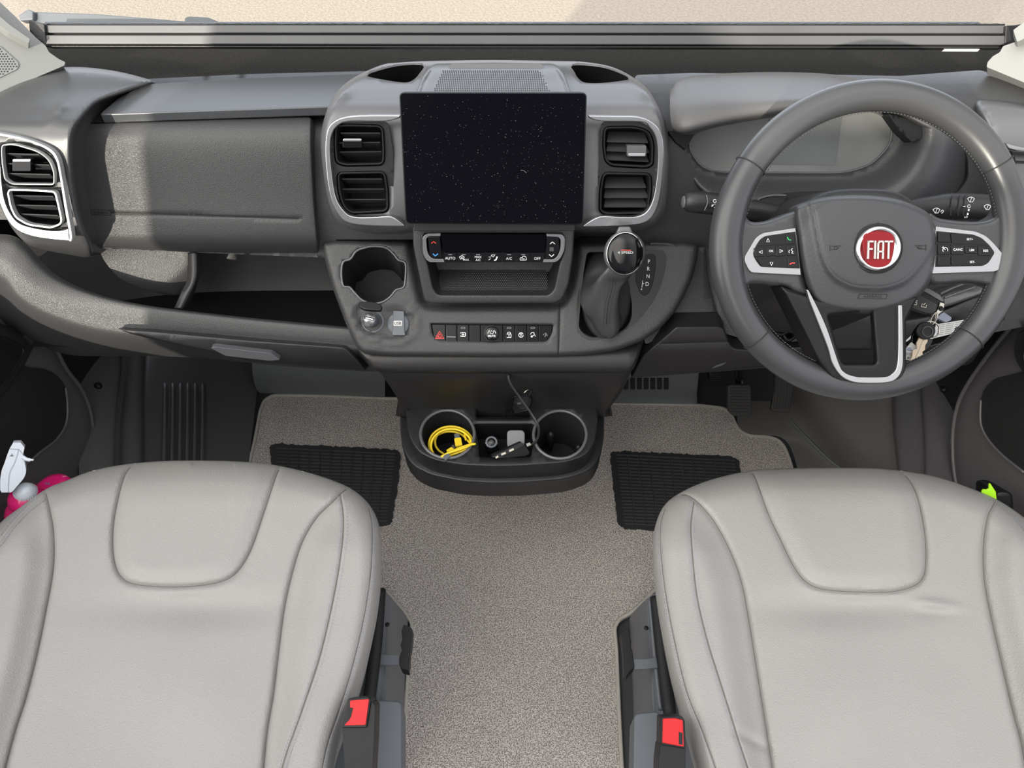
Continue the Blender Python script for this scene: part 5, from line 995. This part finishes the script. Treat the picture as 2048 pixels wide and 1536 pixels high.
# hub pad
hub = cr([(1589, 421), (1603, 407), (1651, 394), (1720, 390), (1789, 397), (1838, 415), (1862, 433), (1872, 466), (1872, 520), (1862, 560), (1836, 595), (1800, 614), (1755, 626), (1715, 627), (1670, 621), (1637, 608), (1617, 580), (1603, 530), (1594, 466)], 5, True)
crease = cr([(1616, 370), (1630, 425), (1638, 470), (1650, 517), (1668, 549), (1703, 569), (1737, 573), (1772, 572), (1806, 560), (1830, 538), (1850, 510), (1866, 480), (1890, 440)], 6)
WH = WP.off(.022)
inner = np.concatenate([crease, np.array([(1880, 370)])])
def hubf(q):
    q = np.asarray(q, float).reshape(-1, 2); i_ = inside(q, inner); dd = dist(q, crease, False); r2 = ((q[:, 0] - 1735) / 140) ** 2 + ((q[:, 1] - 505) / 120) ** 2
    return -.008 * np.clip(1 - r2, 0, 1) + .005 * np.where(i_, 0, smooth01(dd / 13))
em = ell(1756, 497, 48.5, 48, 40)
hb = skin('airbag_pad', hub, WH, 'pad', st, holes=[em], step=5, roll=(12, .018), skirt=.02, sdir=-n_, fn=hubf, hroll=False, grooves=[(crease, 2.5, .0008)])
hdf = lambda q: WH(q) + hubf(q)
ribbon('airbag_mark', [rnd([(1719, 588.5), (1775, 589), (1772, 597.5), (1716, 597)], 1)[list(range(len(rnd([(1719, 588.5), (1775, 589), (1772, 597.5), (1716, 597)], 1)))) + [0]]], 1.1, hdf, 'deep', hb); txt('airbag_lettering', 'AIRBAG', 1745, 593, 5.5, hdf, 'deep', hb, sx=1.4)
for x, y, s_ in ((1671, 495, 1), (1841, 494, -1)): ribbon('horn_symbol', [np.array([(x - 11 * s_, y - 5), (x - 11 * s_, y + 7)]), np.array([(x - 9 * s_, y - 3), (x - 3 * s_, y - 2.5), (x + 12 * s_, y - 4)]), np.array([(x - 9 * s_, y + 4), (x - 1 * s_, y + 4), (x + 8 * s_, y - 1)]), ell(x + 1 * s_, y + 1, 4, 3, n=8)], 1.2, hdf, 'deep', hb)
# badge
ph_ = hdf([(1756, 497)])[0]; pe = Pln(at1(1756, 497, ph_ - .001), n_ + np.array([-.04, 0, 0])); bp = pe.hit(1755.5, 497)
sc_ = .0247
bg_ = lathe('badge_ring', [(sc_ * 1.06, -.008), (sc_ * 1.06, .0005), (sc_ * 1.0, .0035), (sc_ * .90, .0045), (sc_ * .85, .0022), (0.0005, .0022)], bp, pe.n, 'chrome', st, seg=56); bg_['label'] = 'round chrome ringed red badge'
lathe('badge_seat', [(sc_ * 1.17, -.010), (sc_ * 1.17, -.0005), (sc_ * 1.06, -.0015)], bp, pe.n, 'deep', bg_, seg=48, cap=False)
shd = rnd([(1728, 468), (1740, 464), (1756, 462.5), (1772, 464), (1786, 468), (1790, 480), (1788, 503), (1781, 527), (1768, 534), (1758, 535), (1746, 534), (1735, 527), (1728, 505), (1724, 480)], [8, 6, 6, 6, 8, 6, 6, 8, 5, 5, 5, 8, 6, 6])
slab('badge_shield', shd, pe.off(.0045), .003, 'badge', bg_, bev=.0008)
pt = pe.off(.0072); L = [[(1737, 516), (1737, 483), (1745, 483)], [(1737, 498), (1744, 498)], [(1750.5, 483), (1750.5, 516)], [(1756.5, 516), (1756.5, 487), (1759, 483), (1766.5, 483), (1766.5, 516)], [(1756.5, 503), (1766.5, 503)], [(1777.5, 483), (1777.5, 516)], [(1771, 483), (1784.5, 483)]]
vs, fs = [], []
for l in L:
    l = np.array(l, float); l[:, 0] += (l[:, 1] - 500) * -.03; 
    for a_, b_ in zip(l[:-1], l[1:]):
        d_ = (b_ - a_) / np.linalg.norm(b_ - a_); n2 = np.array([-d_[1], d_[0]]) * 1.6; a2, b2 = a_ - d_ * 1.6, b_ + d_ * 1.6; q = np.array([a2 + n2, b2 + n2, b2 - n2, a2 - n2]); f0 = at(q, pt(q)); b0 = f0 - pe.n * .002; k_ = len(vs)
        vs += list(f0) + list(b0); fs += [(k_, k_ + 1, k_ + 2, k_ + 3), (k_ + 1, k_, k_ + 4, k_ + 5), (k_ + 2, k_ + 1, k_ + 5, k_ + 6), (k_ + 3, k_ + 2, k_ + 6, k_ + 7), (k_, k_ + 3, k_ + 7, k_ + 4)]
mesh('badge_lettering', vs, fs, 'letter', bg_, smooth=False)
# button pods
W3 = WP.off(.0095)
def pod_(outer, innr, keys, prints):
    fr = slab('silver_surround', rnd(outer, [1] + [7] * (len(outer) - 2) + [1]), W3, .006, 'silver', st, bev=.0016, seg=3)
    kp_ = slab('key_pad', rnd(innr, [1] + [5] * (len(innr) - 2) + [1]), W3.off(.0008), .006, 'gloss', st, bev=.0006)
    for q in keys: slab('wheel_key', rnd(q, 2), W3.off(.0022), .003, 'gloss', kp_, bev=.0009)
    return kp_
kl = pod_([(1591, 456), (1526, 466), (1513, 474), (1501, 494), (1490, 513), (1489.5, 523), (1498, 540), (1504, 545), (1602, 550)], [(1591, 463), (1530, 472), (1520, 479), (1511, 493), (1506, 506), (1508, 514), (1514, 524), (1522, 534), (1600, 537)],
    [[(1526, 475), (1569, 468), (1570, 489), (1517, 492)], [(1571.5, 467.5), (1589, 465), (1591, 487.5), (1572.5, 489)], [(1508, 496), (1528, 494), (1529, 513), (1510, 514)], [(1553, 493), (1570, 492), (1572, 512), (1552, 513)], [(1574, 491.5), (1592, 490), (1594, 511), (1575, 512)], [(1513, 517), (1572, 516), (1574, 535), (1524, 533)], [(1575.5, 515), (1595, 514), (1598, 536), (1576, 535)], [(1532, 495), (1551, 494), (1553, 511), (1534, 513)]], 0)
fk = W3.off(.0023); tri = lambda x, y, a_: [np.array([(x + 4 * math.cos(b + a_), y + 4 * math.sin(b + a_)) for b in (0, 2.3, -2.3, 0)])]
ribbon('symbol', tri(1536, 481, -1.57) + tri(1522, 504, 3.14) + tri(1562, 502, 0) + tri(1543, 527, 1.57) + [cr([(1585, 497), (1582, 500), (1586, 503), (1583, 506), (1587, 507)], 2), cr([(1579, 500), (1577.5, 503), (1579, 506)], 2)], 1, fk, 'white', kl)
txt('lettering', 'OK', 1542.5, 502, 4.6, fk, 'white', kl); ribbon('green_symbol', [cr([(1575, 474), (1577, 479), (1582, 480)], 3)], 1.8, fk, 'greenp', kl); ribbon('red_symbol', [cr([(1579, 529), (1584, 526), (1590, 526)], 3)], 2.2, fk, 'redp', kl)
kr = pod_([(1872, 453), (1952, 463), (1972, 472), (1987, 486), (2010, 513), (2010, 522), (2000, 538), (1990, 543), (1865, 547)][::1], [(1873, 462), (1947, 469), (1964, 476), (1979, 490), (1990, 505), (1984, 515), (1977, 526), (1966, 532), (1871, 534)],
    [[(1876, 464), (1900, 466), (1902, 485), (1876, 484)], [(1902.5, 466.5), (1946, 471), (1960, 478), (1974, 490), (1903.5, 486)], [(1876, 488), (1901, 488), (1901, 509), (1876, 510)], [(1903, 488.5), (1928, 489.5), (1928, 509), (1903, 509.5)], [(1957, 491), (1978, 492), (1988, 505), (1982, 512), (1957, 511)], [(1876, 513), (1901, 512.5), (1901, 532), (1875, 532)], [(1903, 512.5), (1980, 514), (1973, 526), (1964, 530), (1903, 531)], [(1931, 492), (1955, 493), (1955, 508), (1931, 507)]], 0)
for s_, x, y, h in (('SET+', 1939.5, 478.5, 4.2), ('CANC', 1916, 499, 4.8), ('LIM', 1943.5, 500, 4.6), ('RES', 1971.5, 501.5, 4.8), ('SET-', 1945, 524, 4.2)): txt('lettering', s_, x, y, h, fk, 'white', kr, bold=.01)
ribbon('symbol', [ell(1890.5, 500, 5, n=16, rot=2.4)[:12], np.array([(1885, 494), (1891, 500)]), np.array([(1884, 496), (1887, 493)])], 1.2, fk, 'white', kr)
# ================================================================== keys in the ignition
t = thing('key_bunch', 'bunch of keys with a black remote fob hanging behind the wheel', 'keys', at1(1862, 640, 1.03)); PKy = through(1855, 620, 1.0, (.1, -.62, .75))
fb_ = rnd([(1796, 612), (1821.6, 596), (1832, 586), (1843.5, 578), (1851, 574.6), (1860, 576), (1880, 588), (1889, 601), (1891, 611), (1886, 624), (1873, 632), (1863, 632), (1841, 626), (1800, 614)], 4)
fo_ = slab('key_fob', fb_, PKy, .014, 'black', t, bev=.002); slab('fob_face', rnd([(1804, 610), (1840, 590), (1876, 610), (1872, 622), (1862, 629), (1841, 622)], 3), PKy.off(.001), .003, 'grain2', fo_, bev=.0006); slab('fob_edge', rnd([(1843, 580), (1851, 576), (1858, 577), (1880, 590), (1888, 602), (1884, 603), (1858, 588)], 2), PKy.off(.0012), .004, 'satin', fo_, bev=.0006)
slab('fob_end', rnd([(1880, 604), (1890, 607), (1886, 622), (1876, 630), (1870, 628), (1877, 616)], 2), PKy.off(.002), .006, 'steel', fo_, bev=.001); lathe('fob_eye', [(.0035, 0), (.003, .0006)], PKy.off(.0024).hit(1882, 617), PKy.n, 'deep', fo_, seg=14)
ribbon('fob_symbol', [np.array([(1828, 603), (1834, 606), (1832, 610), (1828, 609)]), np.array([(1831, 601), (1835, 602)]), np.array([(1845, 607), (1842, 613), (1852, 615), (1853, 610)]), np.array([(1847, 610), (1851, 606)]), np.array([(1812, 607), (1816, 609), (1816, 611)])], 1.6, PKy.off(.0016), 'paleport', fo_)
tube('ignition_key', cr([at1(1830, 596, 1.01), at1(1826, 580, 1.05), at1(1822, 570, 1.09)], 4), .006, 'black', t)
k2 = PKy.off(.006); tpx('key_ring', ell(1860, 660, 19, 17, 16), k2, .0011, 'steel', t, closed=True, n=3); tpx('key_ring', ell(1868, 637, 5, 13, 12, .45), k2, .0009, 'steel', t, closed=True, n=3); tpx('key_ring', ell(1864, 640, 5, 13, 12, .5), k2.off(-.002), .0009, 'steel', t, closed=True, n=3)
bh = slab('rear_key_head', ell(1846, 675, 21, 30, 28, .35), PKy.off(.001), .004, 'gloss', t, bev=.001)
k_h = slab('key_head', ell(1853, 661, 19, 18, 28), PKy.off(.012), .005, 'black', t, bev=.0015); tpx('head_ring', ell(1855, 663, 10, 10, 12), PKy.off(.0125), .0005, 'grey2', k_h, closed=True, n=2); slab('key_hole', rnd([(1846, 648), (1866, 652), (1862, 656), (1848, 653)], 2), PKy.off(.0124), .001, 'deep', k_h, bev=0)
slab('key_blade', [(1839, 674), (1856, 677), (1855, 684), (1851, 690), (1850, 700), (1845, 704), (1846, 710), (1838, 718), (1832, 730), (1826, 732), (1817, 731), (1820, 722), (1824, 714), (1826, 700), (1834, 697), (1833, 686)], PKy.off(.009), .002, 'keymetal', t, bev=.0003)
tpx('blade_groove', [(1847, 680), (1839, 700), (1828, 724)], PKy.off(.0092), .0006, 'steel', t)
tg_ = slab('key_tag', rnd([(1804, 708), (1823, 684), (1836, 694), (1836, 716), (1828, 722), (1810, 719), (1805, 715)], 2), PKy.off(.002), .002, 'label', t, bev=.0005); txt('lettering', 'MOTOR', 1819, 708.5, 4.6, PKy.off(.003), 'deep', tg_, rot=12); txt('lettering', 'BIT', 1819, 716, 4.6, PKy.off(.003), 'deep', tg_, rot=12); ribbon('tag_picture', [np.array([(1814, 699), (1817, 696), (1821, 696), (1824, 700), (1814, 700)])], 1.5, PKy.off(.003), 'bluep2', tg_)
slab('grey_clip', rnd([(1874, 636), (1880, 629), (1888, 624), (1904, 635), (1902, 641), (1892, 645)], 2), PKy.off(.004), .005, 'grey3', t, bev=.001)
# ================================================================== footwells
def cols(name, cs, m, parent=None, **k):   # columns of (px, py, z)
    return gpx(name, [[(x, y, Z(z)([(x, y)])[0]) for x, y, z in c] for c in cs], m, parent, **k)
fl = cols('footwell_panel', [[(520, 700, .02), (512, 800, .02), (488, 1000, .02)], [(500, 690, .03), (492, 800, .035), (468, 1000, .035)], [(436, 680, .07), (425, 800, .075), (418, 1000, .08)], [(320, 680, .16), (308, 800, .17), (300, 1000, .17)],
    [(292, 680, .175), (288, 800, .185), (286, 1000, .185)], [(283, 680, .20), (280, 800, .21), (280, 1000, .21)], [(252, 680, .225), (249, 800, .23), (240, 1000, .23)], [(242, 680, .25), (240, 800, .255), (226, 1000, .255)], [(205, 690, .28), (200, 800, .28), (190, 1000, .27)], [(120, 690, .34), (150, 800, .30), (160, 1000, .27)]], 'foot', None, n=8, k=4)
prop(fl, 'black moulded footwell side panel with vertical ribs, passenger side', 'footwell panel')
rb = [np.array([(x, 768), (x - 1, 850), (x - 3, 960)], float) for x in (330, 346, 361, 376, 391, 406)]
zr = lambda q: Z(0)(q) * 0 + (1.5 - np.interp(q[:, 0], [308, 425], [.17, .075]) - .004) / (-(rays(q)[:, 2]))
ms = [tubemesh(at(dens(r_, 12, False), zr(dens(r_, 12, False))), .0042, seg=8) for r_ in rb]; vs, fs = join(*ms); mesh('panel_ribs', vs, fs, 'foot', fl)
lathe('trim_stud', [(.008, 0), (.006, .004), (.002, .005)], at1(196, 772, Z(.285)([(196, 772)])[0]), (.4, -.5, .8), 'black', fl, seg=14)
cols('sill_ridge', [[(256, 700, .24), (254, 740, .245), (247, 790, .25), (240, 850, .25), (239, 960, .25)], [(244, 700, .256), (243, 740, .26), (237, 790, .265), (231, 850, .265), (230, 960, .265)]], 'foot', fl, n=6, k=3)
# toe board grey strip in front of the carpet
tb = cols('toe_board', [[(505, 700, .32), (505, 745, .20), (512, 776, .06), (520, 786, .02)], [(770, 700, .32), (770, 755, .20), (770, 782, .06), (770, 793, .02)]], 'toe', None, n=8, k=6); prop(tb, 'dark grey sloping toe board in front of the passenger carpet', 'toe board')
tb = cols('toe_board', [[(1180, 715, .32), (1180, 765, .18), (1180, 792, .06), (1180, 806, .02)], [(1370, 715, .32), (1370, 765, .18), (1372, 792, .06), (1376, 808, .02)], [(1400, 715, .30), (1395, 775, .15), (1392, 796, .06), (1390, 808, .02)]], 'toe', None, n=8, k=6); prop(tb, 'grey toe board with a row of upright slots beside the pedals', 'toe board')
zt = lambda q: np.interp(q[:, 1], [715, 765, 792, 806], [1, 1, 1, 1]) * 0 + (1.5 - np.interp(q[:, 1], [715, 765, 792, 806], [.32, .18, .06, .02]) - .004) / (-(rays(q)[:, 2]))
for i in range(7): skin('slot', rnd([(1247 + i * 13.4, 752), (1257 + i * 13.4, 752), (1257 + i * 13.4, 779), (1247 + i * 13.4, 779)], 2), zt, 'deep', tb, step=6, skirt=.002)
# driver side floor forms
ff = cols('footwell_panel', [[(1478, 800, .01), (1482, 860, .012), (1570, 880, .012), (1600, 960, .012)], [(1560, 800, .03), (1590, 850, .03), (1640, 900, .03), (1700, 960, .03)], [(1590, 770, .10), (1650, 850, .10), (1700, 920, .09), (1740, 980, .08)], [(1640, 760, .15), (1690, 850, .14), (1730, 920, .13), (1760, 980, .12)], [(1785, 760, .20), (1787, 850, .20), (1793, 920, .20), (1800, 980, .20)]], 'toe2', None, n=8, k=5); prop(ff, 'grey brown moulded footwell side panel, driver side', 'footwell panel')
f2_ = cols('sill_cover', [[(1783, 740, .20), (1786, 850, .20), (1793, 920, .20), (1800, 1000, .20)], [(1792, 740, .23), (1794, 850, .23), (1800, 920, .23), (1806, 1000, .23)], [(1835, 740, .25), (1842, 850, .25), (1845, 920, .25), (1846, 1000, .25)], [(1845, 740, .27), (1853, 850, .27), (1857, 920, .27), (1858, 1000, .27)], [(1900, 700, .30), (1905, 850, .29), (1915, 920, .28), (1930, 1000, .27)], [(1990, 690, .36), (1960, 850, .30), (1960, 920, .28), (1960, 1000, .27)]], 'foot', None, n=8, k=4); prop(f2_, 'black sill cover with a raised ridge beside the driver door', 'sill cover')
lathe('trim_stud', [(.008, 0), (.006, .004), (.002, .005)], at1(1889, 779, Z(.30)([(1889, 779)])[0]), (-.4, -.5, .8), 'black', f2_, seg=14)
ms_ = cr([(1578, 838), (1610, 872), (1650, 912), (1690, 945), (1740, 985)], 5); tube('mat_edge', at(ms_, Z(.035)(ms_)), .0022, 'toe', ff)
# kick wall behind pedals
prop(mesh('wall_far', [(-.86, 1.45, 0), (.86, 1.45, 0), (.86, 1.35, .6), (-.86, 1.35, .6)], [(0, 1, 2, 3)], 'deep', smooth=False), 'black firewall behind the pedals', 'wall', kind='structure')
# pedals
t = thing('brake_pedal', 'square ribbed brake pedal left of the accelerator', 'pedal', at1(1479, 835, 1.71), 'foot pedals'); pp_ = through(1479, 798, 1.69, el(35))
pd2 = slab('pedal_pad', rnd([(1455, 770), (1502, 770), (1504, 828), (1500, 833), (1466, 833), (1456, 822)], 7), pp_, .015, 'rubber2', t, bev=.003)
for i in range(9): slab('pad_rib', rr(1461, 775.5 + i * 6, 1499, 778 + i * 6, .8), pp_.off(.003), .003, 'rubber2', pd2, bev=.0008)
tube('pedal_arm', cr([at1(1480, 790, 1.71), at1(1478, 760, 1.76), at1(1475, 720, 1.70)], 5), .009, 'black', t)
t = thing('accelerator_pedal', 'narrow vertically grooved accelerator pedal nearest the driver door', 'pedal', at1(1562, 826, 1.73), 'foot pedals'); pp_ = through(1564, 790, 1.70, el(38))
pd2 = slab('pedal_pad', rnd([(1551, 740), (1590, 740), (1589, 775), (1580, 822), (1576, 826), (1545, 824), (1542, 819), (1549, 780)], 4), pp_, .014, 'rubber2', t, bev=.003)
for i in range(6): slab('pad_rib', [(1553.5 + i * 6, 745), (1556 + i * 6, 745), (1549.5 + i * 6, 818), (1547 + i * 6, 818)], pp_.off(.002), .003, 'rubber2', pd2, bev=.0008)
t = thing('pedal_bracket', 'dark ribbed pedal bracket plate high behind the brake pedal', 'bracket', at1(1430, 760, 1.75)); pp_ = through(1440, 750, 1.76, el(30)); b_ = slab('bracket_plate', rnd([(1415, 735), (1446, 735), (1446, 762), (1420, 762)], 3), pp_, .02, 'black', t, bev=.002)
for i in range(6): slab('plate_rib', rr(1418, 740 + i * 3.8, 1443, 741.4 + i * 3.8, .4), pp_.off(.0015), .002, 'kick', b_, bev=0)
# ================================================================== bottles beside the passenger seat
t = thing('spray_bottle', 'pink bottle with a white trigger spray head beside the passenger seat', 'spray bottle', (0, 0, 0))
c0 = at1(54, 998, 1.205); axb = np.array([.30, .10, .95]); axb /= np.linalg.norm(axb); base = c0 - axb * .20; t.location = tuple(base)
lathe('bottle', [(.030, 0), (.033, .004), (.033, .12), (.036, .15), (.0355, .175), (.030, .188), (.0235, .195), (.0225, .199), (.0265, .205), (.0270, .212), (.0235, .221), (.017, .227), (.014, .229)], base - axb * .01, axb, 'pink', t, seg=36)
# bottle neck + sprayer -------------------------------------------------
PSp = through(36, 930, 1.17, (.5, -.62, .6))
nb = base - axb * .01; nk = lathe('neck_ring', [(.0150, .214), (.0162, .217), (.0162, .232), (.0145, .235), (.0110, .240), (.006, .244)], nb, axb, 'spray', t, seg=36)
u_ = np.cross(axb, (1, 0, 0)); u_ /= np.linalg.norm(u_); s_ = np.cross(axb, u_); ms = [tubemesh([nb + axb * .217 + .0163 * (math.cos(a_) * u_ + math.sin(a_) * s_), nb + axb * .232 + .0163 * (math.cos(a_) * u_ + math.sin(a_) * s_)], .0006, seg=5) for a_ in np.arange(0, 2 * math.pi, .21)]
vs, fs = join(*ms); mesh('ring_ribs', vs, fs, 'spray', nk)
hdS = slab('spray_head', np.concatenate([rnd([(25, 885.5), (41, 885), (49, 895), (46, 908)], 1.5), cr([(47, 914), (50, 928), (52, 944), (47, 957), (38, 968), (25, 983)], 3), rnd([(22, 985), (2, 985)], 1), cr([(.5, 980), (.5, 960), (3, 942), (9, 926), (14, 911), (19, 898)], 3)]), PSp.off(.008), .022, 'spray', t, bev=.0035, seg=4)
tpx('head_groove', [(17, 984), (17, 965), (20, 944), (28, 928), (34, 912), (37, 899)], PSp.off(.0078), .0009, 'sprayd', hdS); ribbon('head_groove', [np.array([(19, 898), (38, 899), (46, 909)])], 1.0, PSp.off(.008), 'dgrey', hdS)
tube('trigger', cr([at1(46, 914, 1.165), at1(54, 919, 1.165), at1(67, 920, 1.165)], 5), [.0030] * 8 + [.0016] * 3, 'spray', t)
mesh('arrow_mark', list(at([(24, 907), (19, 913), (27.5, 913)], PSp.off(.0085)([(24, 907), (19, 913), (27.5, 913)]))), [(0, 1, 2)], 'dgrey', hdS, smooth=False)
b2 = at1(100, 975, 1.24); t = thing('pink_bottle', 'second pink bottle mostly hidden behind the spray bottle', 'bottle', b2 - np.array([0, 0, .2]))
lathe('bottle', [(.030, -.18), (.033, -.17), (.033, -.02), (.030, -.006), (.02, 0)], b2, (0, -.05, 1), 'pink', t, seg=30); txt('lettering', 'AIR', 95, 967, 5, Pln(b2 + np.array([0, 0, .0015]), (0, -.05, 1)), 'bluep2', t, rot=10)
# lime green tool beside the driver seat
pg2 = through(1978, 985, 1.16, (-.2, -.75, .6)); t = thing('green_scraper', 'lime green plastic tip beside the driver seat', 'scraper', at1(1980, 1000, 1.17))
slab('scraper_blade', [(1964, 982), (1967, 979), (1974, 980), (1978, 977), (1978, 969), (1981, 967), (1992, 984), (1994, 998), (1985, 1010), (1960, 1000)], pg2, .004, 'green', t, bev=.0008)
prop(skin('seat_side_pocket', cr([(1990, 990), (2000, 982), (2020, 985), (2026, 1000), (2022, 1030), (1995, 1020)], 4, True), shift(pg2, .015), 'black', None, step=8, roll=(5, .008), skirt=.05), 'black rounded box beside the driver seat and door', 'box')
